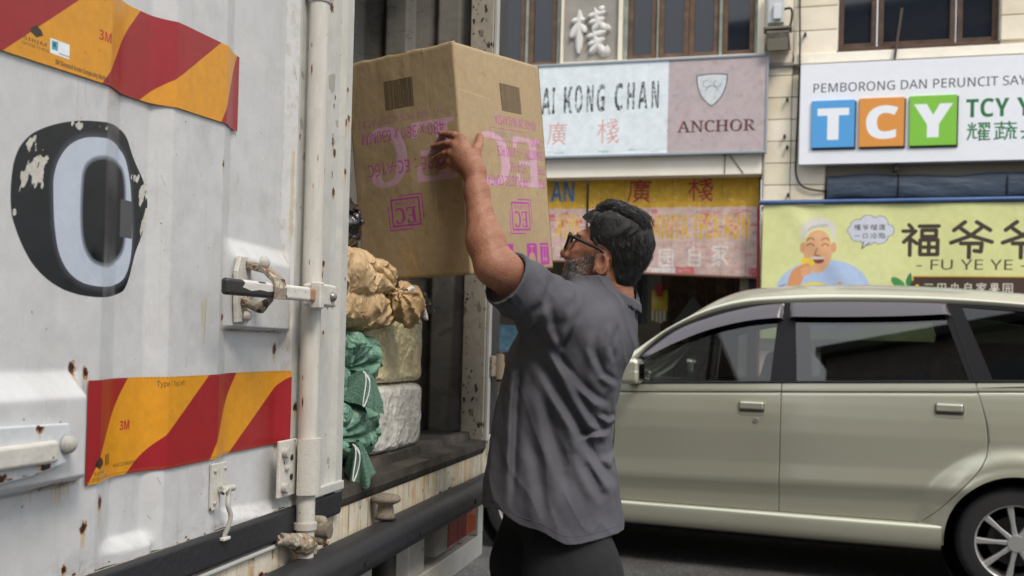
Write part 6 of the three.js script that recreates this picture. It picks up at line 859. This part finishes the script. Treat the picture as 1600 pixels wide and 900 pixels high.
{ // hanging banner with an illustration
  const g = thing('banner', 'pale green banner with brown Chinese lettering and an illustrated man eating fruit', 'banner', BPOS, BRY);
  const x0 = -0.375, x1 = 3.9, y0 = 1.42, y1 = 2.86, W = 2048, H = 690, X = (x) => (x - x0) / (x1 - x0) * W, Y = (y) => (1 - (y - y0) / (y1 - y0)) * H, M = W / (x1 - x0);
  const [c, k] = canvasOf(W, H); k.fillStyle = '#cfd393'; k.fillRect(0, 0, W, H); for (let i = 0; i < 30; i++) { k.fillStyle = `rgba(${rr(214, 232)},${rr(216, 228)},${rr(150, 190)},0.12)`; k.beginPath(); k.ellipse(rr(0, W), rr(0, H), rr(60, 260), rr(40, 160), rr(0, 3), 0, 7); k.fill(); }
  const E = (x, y, a, b, col, rot = 0) => { k.fillStyle = col; k.beginPath(); k.ellipse(X(x), Y(y), a * M, b * M, rot, 0, 7); k.fill(); };
  const poly2 = (pts, col) => { poly(k, pts, X, Y); k.fillStyle = col; k.fill(); };
  poly2([[-0.24, 1.90], [-0.20, 2.05], [-0.10, 2.16], [0.05, 2.24], [0.30, 2.28], [0.52, 2.24], [0.68, 2.12], [0.76, 1.95], [0.80, 1.5], [-0.26, 1.5]], '#a9bede'); poly2([[0.12, 2.28], [0.22, 2.10], [0.36, 2.28]], '#d6a07a');
  E(0.20, 2.36, 0.145, 0.23, '#d9a77e'); E(0.045, 2.40, 0.03, 0.055, '#d09a70'); E(0.36, 2.40, 0.03, 0.055, '#d09a70');
  poly2([[0.02, 2.44], [0.02, 2.60], [0.08, 2.70], [0.22, 2.73], [0.35, 2.68], [0.385, 2.56], [0.37, 2.42], [0.345, 2.55], [0.28, 2.63], [0.14, 2.60], [0.07, 2.54]], '#cfcdc8'); poly2([[0.08, 2.56], [0.16, 2.61], [0.30, 2.62], [0.30, 2.66], [0.12, 2.64]], '#b7b4b0');
  k.strokeStyle = '#7d5236'; k.lineWidth = 5; k.lineCap = 'round'; for (const x of [0.125, 0.275]) { k.beginPath(); k.arc(X(x), Y(2.405), 0.035 * M, Math.PI * 1.1, Math.PI * 1.9); k.stroke(); k.beginPath(); k.arc(X(x), Y(2.46), 0.04 * M, Math.PI * 1.15, Math.PI * 1.85); k.stroke(); }
  k.beginPath(); k.moveTo(X(0.19), Y(2.39)); k.lineTo(X(0.17), Y(2.32)); k.lineTo(X(0.22), Y(2.31)); k.stroke(); E(0.21, 2.26, 0.055, 0.03, '#8a3f34'); E(0.20, 2.287, 0.075, 0.014, '#d6d2cc'); E(0.10, 2.245, 0.075, 0.04, '#e6c83a', 0.2);
  poly2([[-0.13, 1.86], [-0.10, 2.05], [-0.06, 2.16], [0.04, 2.22], [0.12, 2.24], [0.13, 2.17], [0.06, 2.10], [0.02, 1.95], [0.0, 1.84]], '#cf8f62'); for (const y of [2.15, 2.12, 2.18]) E(0.085, y, 0.06, 0.018, '#d8a074', -0.3);
  E(0.18, 1.90, 0.22, 0.13, '#b99a3a'); E(0.18, 1.93, 0.19, 0.10, '#e4cf3e'); E(0.18, 1.95, 0.12, 0.045, '#eadb62'); k.strokeStyle = '#7e6a22'; k.lineWidth = 4; for (let i = -9; i < 10; i++) { k.beginPath(); k.moveTo(X(0.18 + i * 0.022), Y(1.84 - 0.004 * i * 0)); k.lineTo(X(0.18 + i * 0.022 + 0.01), Y(1.80)); k.stroke(); } E(0.41, 1.94, 0.04, 0.10, '#d39a6e', 0.3);
  k.fillStyle = '#c7cbd8'; k.strokeStyle = '#4c4f58'; k.lineWidth = 5; k.beginPath(); for (const [x, y, r] of [[0.60, 2.62, 0.075], [0.70, 2.66, 0.08], [0.82, 2.65, 0.08], [0.90, 2.58, 0.06], [0.82, 2.52, 0.08], [0.70, 2.50, 0.075], [0.60, 2.54, 0.075], [0.55, 2.58, 0.05]]) { k.moveTo(X(x) + r * M, Y(y)); k.arc(X(x), Y(y), r * M, 0, 7); } k.stroke(); k.fill(); k.beginPath(); k.moveTo(X(0.66), Y(2.46)); k.lineTo(X(0.645), Y(2.39)); k.lineTo(X(0.72), Y(2.45)); k.fill(); k.stroke(); k.fillRect(X(0.60), Y(2.66), 0.25 * M, 0.17 * M);
  k.strokeStyle = '#2e3036'; ['fu', 'ye', 'liu', 'lian'].forEach((s, i) => glyph(k, s, X(0.56 + i * 0.083), Y(2.645), 0.068 * M, 0.062 * M, 2.6)); ['yi', 'kou', 'lun', 'xian'].forEach((s, i) => glyph(k, s, X(0.56 + i * 0.083), Y(2.555), 0.068 * M, 0.062 * M, 2.6));
  k.strokeStyle = '#3a2f24'; glyph(k, 'fu', X(1.02), Y(2.665), 0.40 * M, 0.36 * M, 19); glyph(k, 'ye', X(1.49), Y(2.675), 0.43 * M, 0.38 * M, 20); glyph(k, 'ye', X(1.98), Y(2.675), 0.43 * M, 0.38 * M, 20);
  k.fillStyle = '#3a3428'; fitText(k, '- FU YE YE -', X(1.18), Y(2.17), X(2.24) - X(1.18), Y(2.17) - Y(2.275), '@ sans-serif');
  k.fillStyle = '#3d2a20'; k.strokeStyle = '#d2a53a'; k.lineWidth = 6; const bx = X(1.12), by = Y(2.10); k.beginPath(); k.moveTo(bx + 18, by); k.lineTo(X(2.9), by); k.lineTo(X(2.9), by + 150); k.lineTo(bx, by + 150); k.lineTo(bx, by + 20); k.lineTo(bx + 18, by + 20); k.closePath(); k.fill(); k.stroke(); E(1.20, 2.0, 0.018, 0.018, '#d8b440');
  k.strokeStyle = '#d9d4c8'; ['san', 'ba', 'yang', 'zi', 'jia', 'guo', 'yuan'].forEach((s, i) => glyph(k, s, X(1.26 + i * 0.125), Y(2.035), 0.105 * M, 0.115 * M, 4.5));
  poly2([[0.93, 2.06], [0.96, 2.10], [1.05, 2.06], [1.10, 1.98], [1.0, 1.96]], '#3f8a4a'); poly2([[1.08, 2.02], [1.10, 2.10], [1.14, 2.15], [1.15, 2.05], [1.12, 1.98]], '#2f7a42'); poly2([[0.99, 1.95], [1.06, 1.97], [1.13, 1.93], [1.05, 1.90]], '#4a9650'); speckle(k, W, H, 0.03);
  const cloth = grid(80, 24, (a, b) => { const x = lerp(x0, x1, a), y = lerp(y0, y1, b); return [x, y, 0.125 + 0.012 * Math.sin(a * 26 + b * 2) * (1 - b * 0.6) + 0.02 * Math.exp(-(((a - 0.06 - 0.25 * (1 - b)) / 0.03) ** 2)) + 0.01 * fbm(a * 9, b * 4, 2, 2), a, b]; });
  add(g, 'cloth', cloth, std({ map: texOf(c), roughness: 0.6 })); add(g, 'pole', rod([-0.42, 2.885, 0.14], [4.2, 2.90, 0.14], 0.026, 0.026, 16), std({ map: rep(tint([46, 74, 122], [84, 112, 158], 8), 3), roughness: 0.5, metalness: 0.3 }));
}
{ // rolled dark blue awning
  const g = thing('awning', 'rolled up dark blue awning under the white shop signboard', 'awning', BPOS, BRY);
  add(g, 'canvas_roll', grid(120, 20, (a, b) => { const x = lerp(0.285, 6, a), th = b * Math.PI * 2, r = 0.125 + 0.012 * fbm(a * 14, b * 6, 3, 3) + 0.012 * Math.sin(a * 60 + 4 * Math.sin(th)) * 0.5; return [x, 3.055 + 0.012 * Math.sin(a * 22) + r * Math.sin(th), 0.0 + r * 0.45 * Math.sign(Math.cos(th)) * Math.sqrt(Math.abs(Math.cos(th))), a, b]; }), std({ color: new THREE.Color().setRGB(0.045, 0.068, 0.105), roughness: 0.45, bumpMap: rep(bumpSoft, 6, 2), bumpScale: 0.01 }));
  for (const x of [1.0, 2.05, 3.3]) add(g, 'strap', (() => { const t = new THREE.TorusGeometry(0.135, 0.008, 8, 30); t.rotateY(Math.PI / 2); t.scale(1, 1, 0.52); t.translate(x, 3.055, 0); return t; })(), std({ color: 0x11151c, roughness: 0.8 }));
}
// painted split-cane blinds
function blind(label, x0, x1, y0, y1, yl, draw) {
  const M = 430, W = Math.round((x1 - x0) * M), H = Math.round((y1 - y0) * M), [c, k] = canvasOf(W, H), X = (x) => (x - x0) * M, Y = (y) => (y1 - y) * M;
  k.fillStyle = '#c39a2c'; k.fillRect(0, 0, W, Y(2.885)); k.fillStyle = '#c3aaa6'; k.fillRect(0, Y(2.885), W, H);
  for (let i = 0; i < W / 9; i++) { k.fillStyle = `rgba(${rr(172, 196)},${rr(48, 84)},${rr(70, 92)},${rr(0.2, 0.7)})`; const x = rr(0, W), y = rr(Y(2.87), Y(2.6)); k.fillRect(x, y, rr(6, 40), rr(3, 22)); }
  for (let i = 0; i < W / 12; i++) { k.fillStyle = `rgba(${rr(190, 215)},${rr(100, 150)},${rr(110, 150)},${rr(0.1, 0.4)})`; k.fillRect(rr(0, W), rr(Y(2.5), H), rr(10, 60), rr(3, 14)); }
  draw(k, X, Y, W, H);
  for (let y = 0; y < H; y += 7.7) { k.fillStyle = `rgba(84,60,34,${rr(0.1, 0.34)})`; k.fillRect(0, y, W, 1.6); } for (let x = 60; x < W; x += 118) { k.fillStyle = 'rgba(90,66,44,0.4)'; k.fillRect(x, 0, 2.2, H); } wear(k, W, H, W * 0.9, 'rgba(205,190,180,0.5)', 1, 11); wear(k, W, H, W * 0.5, 'rgba(150,118,70,0.35)', 1, 14); for (let i = 0; i < W / 2; i++) { k.fillStyle = `rgba(${rr(186, 214)},${rr(166, 190)},${rr(140, 176)},${rr(0.2, 0.6)})`; k.fillRect(rr(0, W), Math.floor(rr(Y(2.9), H) / 7.7) * 7.7, rr(8, 60), rr(3, 6)); } speckle(k, W, H, 0.10);
  const g = thing('cane_blind', label, 'blind', BPOS, BRY);
  add(g, 'slats', grid(40, 180, (a, b, i, j) => { const x = lerp(x0, x1, a), yb = lerp(yl, y0, a), y = lerp(yb, y1, b); return [x, y, -0.13 + 0.003 * (j % 2) + 0.012 * Math.sin(a * 9 + b * 3) * (1 - b), a, (y - y0) / (y1 - y0)]; }), std({ map: texOf(c), roughness: 0.8 }));
  add(g, 'bottom_batten', (() => { const q = rod([x0, yl - 0.01, -0.125], [x1, y0 - 0.01, -0.125], 0.016); return q; })(), std({ color: 0x6a4a3c, roughness: 0.8 }));
}
blind('narrow painted cane blind with blue letters beside the carton', -3.9, -2.375, 2.275, 3.22, 2.30, (k, X, Y) => { k.fillStyle = '#3a70a4'; fitText(k, 'AN', X(-2.80), Y(2.97), X(-2.50) - X(-2.80), Y(2.97) - Y(3.205), 'bold @ sans-serif'); k.fillStyle = '#cfa63a'; fitText(k, 'AUN', X(-2.73), Y(2.545), X(-2.44) - X(-2.73), Y(2.545) - Y(2.82), 'bold @ sans-serif'); });
blind('wide painted cane blind with yellow and red lettering behind the man', -2.345, -0.43, 2.10, 3.22, 2.17, (k, X, Y, W, H) => {
  k.strokeStyle = '#9a2c30'; glyph(k, 'guang', X(-1.90), Y(3.215), X(-1.62) - X(-1.90), Y(2.95) - Y(3.215), 9, 2); glyph(k, 'zhan', X(-1.21), Y(3.225), X(-0.93) - X(-1.21), Y(2.95) - Y(3.225), 9, 2);
  k.fillStyle = '#cfa63a'; fitText(k, 'WANITA TECK AUN', X(-1.72), Y(2.53), X(-0.52) - X(-1.72), Y(2.53) - Y(2.80), 'bold @ sans-serif'); k.strokeStyle = '#d4cfcf'; glyph(k, 'yuan', X(-1.53), Y(2.42), 0.18 * 430, 0.20 * 430, 10, 1); glyph(k, 'zi', X(-1.22), Y(2.44), 0.2 * 430, 0.22 * 430, 10, 2); glyph(k, 'jia', X(-0.94), Y(2.47), 0.2 * 430, 0.25 * 430, 10, 2); k.fillStyle = '#d2cccf'; k.fillRect(X(-1.72), Y(2.2), X(-1.33) - X(-1.72), 40); k.fillStyle = '#b86468'; k.fillRect(X(-1.33), Y(2.215), 90, 40); k.fillRect(X(-0.52), Y(2.2), 60, 60);
});
for (const [x, y] of [[-0.15, 4.02], [-0.17, 3.62], [0.02, 4.72], [-0.14, 3.5], [-0.12, 2.98]]) add(shopB, 'wall_hook', merge([rod([x, y, 0.0], [x, y, 0.07], 0.016, 0.014), rod([x, y + 0.02, 0.06], [x, y - 0.03, 0.062], 0.01)]), std({ color: 0x2a2724, roughness: 0.8 }));
for (const [a, b] of [[-0.80, -0.80], [-0.76, -0.60]]) add(shopA, 'hanging_wire', rod([a, 3.44, 0.06], [b, 3.23, 0.056], 0.005, 0.005, 6), std({ color: 0x4a4844, roughness: 0.8 }));
add(shopA, 'wire_clip', box(-0.83, -0.78, 3.425, 3.46, 0.052, 0.09, 0.006), std({ color: 0x2c2a28, roughness: 0.8 }));
// lamp and meter box on the pilaster, cables
{
  const g = thing('floodlight', 'weathered grey floodlight with white box above it on the pilaster', 'lamp', atB(-0.265, 4.66, 0.02), BRY);
  const gm = std({ map: rep(tint([84, 80, 72], [128, 122, 112], 9), 3), roughness: 0.7 });
  add(g, 'housing', (() => { const q = extr([[-0.14, -0.10], [0.14, -0.10], [0.115, 0.11], [-0.115, 0.11]], 0.16, 0.012); q.rotateX(0.35); return q; })(), gm, [0, 0.0, 0.05]); add(g, 'lens_rim', box(-0.15, 0.15, 0.085, 0.115, 0.03, 0.2, 0.008), gm); add(g, 'glass', box(-0.105, 0.105, -0.06, 0.06, 0.235, 0.242, 0.002), phy({ color: 0x8c8878, roughness: 0.2, clearcoat: 1 }), [0, -0.01, 0], [0.35, 0, 0]);
  add(g, 'driver_box', box(-0.11, 0.06, 0.17, 0.56, 0.02, 0.14, 0.008), std({ color: 0xb9bec0, roughness: 0.5 })); add(g, 'switch_cover', box(-0.05, 0.03, 0.2, 0.36, 0.141, 0.18, 0.006), std({ color: 0xc9ced2, roughness: 0.45 })); add(g, 'bracket', tube([[0.10, 0.06, 0.1], [0.14, 0.2, 0.12], [0.13, 0.32, 0.12], [0.05, 0.33, 0.08]], 0.013, 20, 8), std({ color: 0x1c1c1e, roughness: 0.7 }));
}
const cableM = std({ color: 0x16161a, roughness: 0.7 });
tag(add(scene, 'wall_cable', tube([[-0.05, 6.5, 0.03], [-0.045, 5.2, 0.03], [-0.03, 4.45, 0.075], [-0.035, 3.9, 0.04], [-0.045, 3.4, 0.04], [-0.04, 3.2, 0.04], [0.02, 3.08, 0.04], [0.16, 3.03, 0.04], [0.28, 3.02, 0.03]].map((p) => atB(...p)), 0.010, 90, 6), cableM), 'black cable running down the cream pilaster beside the signboard', 'cable');
tag(add(scene, 'wall_cable_001', tube([[-0.385, 4.40, 0.03], [-0.38, 3.4, 0.03], [-0.385, 2.95, 0.03]].map((p) => atB(...p)), 0.008, 40, 6), std({ color: 0x9aa0a2, roughness: 0.6 })), 'thin grey pipe down the edge of the pilaster', 'pipe');
// goods in the dark shop
const redM = std({ color: 0x96242c, roughness: 0.5 }), yelM = phy({ color: 0xb09a18, roughness: 0.4, clearcoat: 0.4 }), clearM = phy({ color: 0xc8c6a8, roughness: 0.3, transmission: 0.3, thickness: 0 });
function packet(x, y, z, w, h, s, label) { const g = thing('hanging_packet', label, 'packet', atB(x, y, z), BRY, 'packets hanging in the shop'); const bulge = (x0, x1, y0, y1) => grid(10, 14, (a, b) => [lerp(x0, x1, a) + 0.01 * (noise(b * 6, s) - 0.5), lerp(y0, y1, b), 0.035 * Math.sin(Math.PI * a) * Math.sin(Math.PI * clamp(b, 0.08, 1)) + 0.008 * noise(a * 5, b * 5, s), a, b]); add(g, 'wrapper', merge([bulge(-w / 2, w / 2, 0, h), box(-w / 2, w / 2, 0, h, -0.012, -0.004, 0.004)]), yelM); add(g, 'contents', merge([0, 1, 2, 3].map((i) => rod([-w * 0.36 + i * w * 0.24, -h * 0.34 - 0.04 * ((i * 7) % 3) / 3, 0.01], [-w * 0.36 + i * w * 0.24, h * 0.1, 0.01], w * 0.12, w * 0.12, 8))), clearM); add(g, 'header_card', box(-w * 0.2, w * 0.2, h * 0.72, h * 1.25, 0.04, 0.05, 0.003), redM); }
packet(-1.66, 1.74, -1.5, 0.20, 0.29, 1, 'yellow packet with red card hanging right of the man in the shop'); packet(-2.16, 1.72, -1.5, 0.15, 0.22, 4, 'yellow packet hanging behind the neck of the man');
tag(add(scene, 'pink_bag', nets((x, y, z) => (Math.hypot(x / 0.13, y / 0.11, z / 0.06) - 1) * 0.06 + 0.02 * (fbm(x * 20, y * 20, z * 20, 2) - 0.5), [-0.2, -0.18, -0.12], [0.2, 0.18, 0.12], 0.014), std({ color: 0xa0525c, roughness: 0.5 }), atB(-2.22, 2.02, -1.5), [0, BRY, 0]), 'pink bag hanging above the yellow packet in the shop', 'bag');
tag(add(scene, 'dark_sheet', grid(14, 18, (a, b) => [lerp(-0.16, 0.16, a), lerp(-0.5, 0.15, b), 0.03 * Math.sin(a * 14), a, b]), std({ color: 0x3d4448, roughness: 0.6 }), atB(-1.98, 2.1, -1.6), [0, BRY, 0]), 'dark grey sheet hanging between the yellow packets', 'sheet');
tag(add(scene, 'grey_tray', extr([[-0.26, -0.1], [0, 0.26], [0.26, -0.1], [0.02, -0.3]], 0.02, 0.004), std({ color: 0x4c5050, roughness: 0.6 }), atB(-1.25, 1.72, -1.7), [0, BRY, 0]), 'grey diamond shaped tray leaning in the dark shop', 'tray');
{ const g = thing('shop_table', 'dark table with goods in the arcade behind the car', 'table', atB(-2.2, 0.15, -1.7), BRY); add(g, 'top', box(-1.9, 1.2, 1.0, 1.04, -0.4, 0.4), woodD); for (const [x, z] of [[-1.8, -0.35], [1.1, -0.35], [-1.8, 0.35], [1.1, 0.35]]) add(g, 'leg', box(x - 0.03, x + 0.03, 0, 1.0, z - 0.03, z + 0.03), woodD); }
tag(add(scene, 'bottle', new THREE.LatheGeometry([[0, 0], [0.045, 0], [0.045, 0.15], [0.02, 0.19], [0.02, 0.23], [0, 0.23]].map((q) => new THREE.Vector2(...q)), 20), std({ color: 0xa8acac, roughness: 0.35 }), atB(-1.93, 1.19, -1.5), [0, BRY, 0]), 'white bottle standing on the table in the shop', 'bottle');
tag(add(scene, 'red_tin', new THREE.CylinderGeometry(0.10, 0.10, 0.14, 24), redM, atB(-2.10, 1.262, -1.45), [0, BRY, 0]), 'red tin on the table beside the white bottle', 'tin');
tag(add(scene, 'display_board', box(-0.3, 0.3, 0, 0.36, -0.02, 0.02, 0.006), std({ map: rep(tint([70, 116, 140], [120, 160, 176], 7), 3), roughness: 0.5 }), atB(-3.74, 1.19, -1.45), [0, BRY, 0]), 'pale blue board seen between the truck and the man', 'board');
tag(add(scene, 'yellow_crate', merge([box(-0.3, 0.3, 0, 0.16, -0.2, -0.18), box(-0.3, 0.3, 0, 0.16, 0.18, 0.2), box(-0.3, -0.28, 0, 0.16, -0.179, 0.179), box(0.28, 0.3, 0, 0.16, -0.179, 0.179), box(-0.279, 0.279, 0, 0.02, -0.179, 0.179)]), std({ color: 0xb98410, roughness: 0.5 }), atB(-3.7, 0.9, -0.9), [0, BRY, 0]), 'yellow crate below the pale blue board', 'crate');
tag(add(scene, 'crate_stand', merge([box(-0.35, 0.35, 0, 0.748, -0.25, 0.25)]), woodD, atB(-3.7, 0.15, -0.9), [0, BRY, 0]), 'dark wooden stand carrying the yellow crate', 'stand');

// ---------- the camera's side of the street: mirrored in the car and the windows ----------
const opp = thing('facing_building', 'tall row building across the road mirrored in the car windows', 'building', [4, 0, 9], 0);
add(opp, 'wall', box(-8.4, 0.5, 0, 11.6, 0, 5, 0.02), plaster([96, 90, 82], [122, 116, 106])); add(opp, 'parapet', box(-8.6, 0.7, 11.601, 11.85, -0.2, 5.2, 0.02), std({ color: 0x3a3634, roughness: 0.9 })); for (let i = 0; i < 3; i++) { add(opp, 'shop_opening', box(-8.0 + i * 2.8, -5.8 + i * 2.8, 0.2, 2.9, -0.03, -0.002), darkIn); for (const y of [3.9, 6.6, 9.3]) add(opp, 'window', box(-7.8 + i * 2.8, -6.1 + i * 2.8, y, y + 1.5, -0.03, -0.002), paneM); }
for (let i = 0; i < 3; i++) tag(add(scene, i ? 'overhead_cable_00' + i : 'overhead_cable', tube([-30, -18, -6, 6, 18, 30].map((x) => [x, 6.3 + i * 0.55 + 0.0006 * x * x + 0.15 * Math.sin(x * 0.2 + i), -1.5 + i * 0.7 - x * 0.27]), 0.022, 60, 6), cableM), ['lowest', 'middle', 'highest'][i] + ' overhead street cable mirrored in the upstairs windows', 'cable', 'overhead cables above the road');

scene.traverse((o) => { if (o.isMesh) { o.castShadow = true; o.receiveShadow = true; } });
renderer.render(scene, camera);
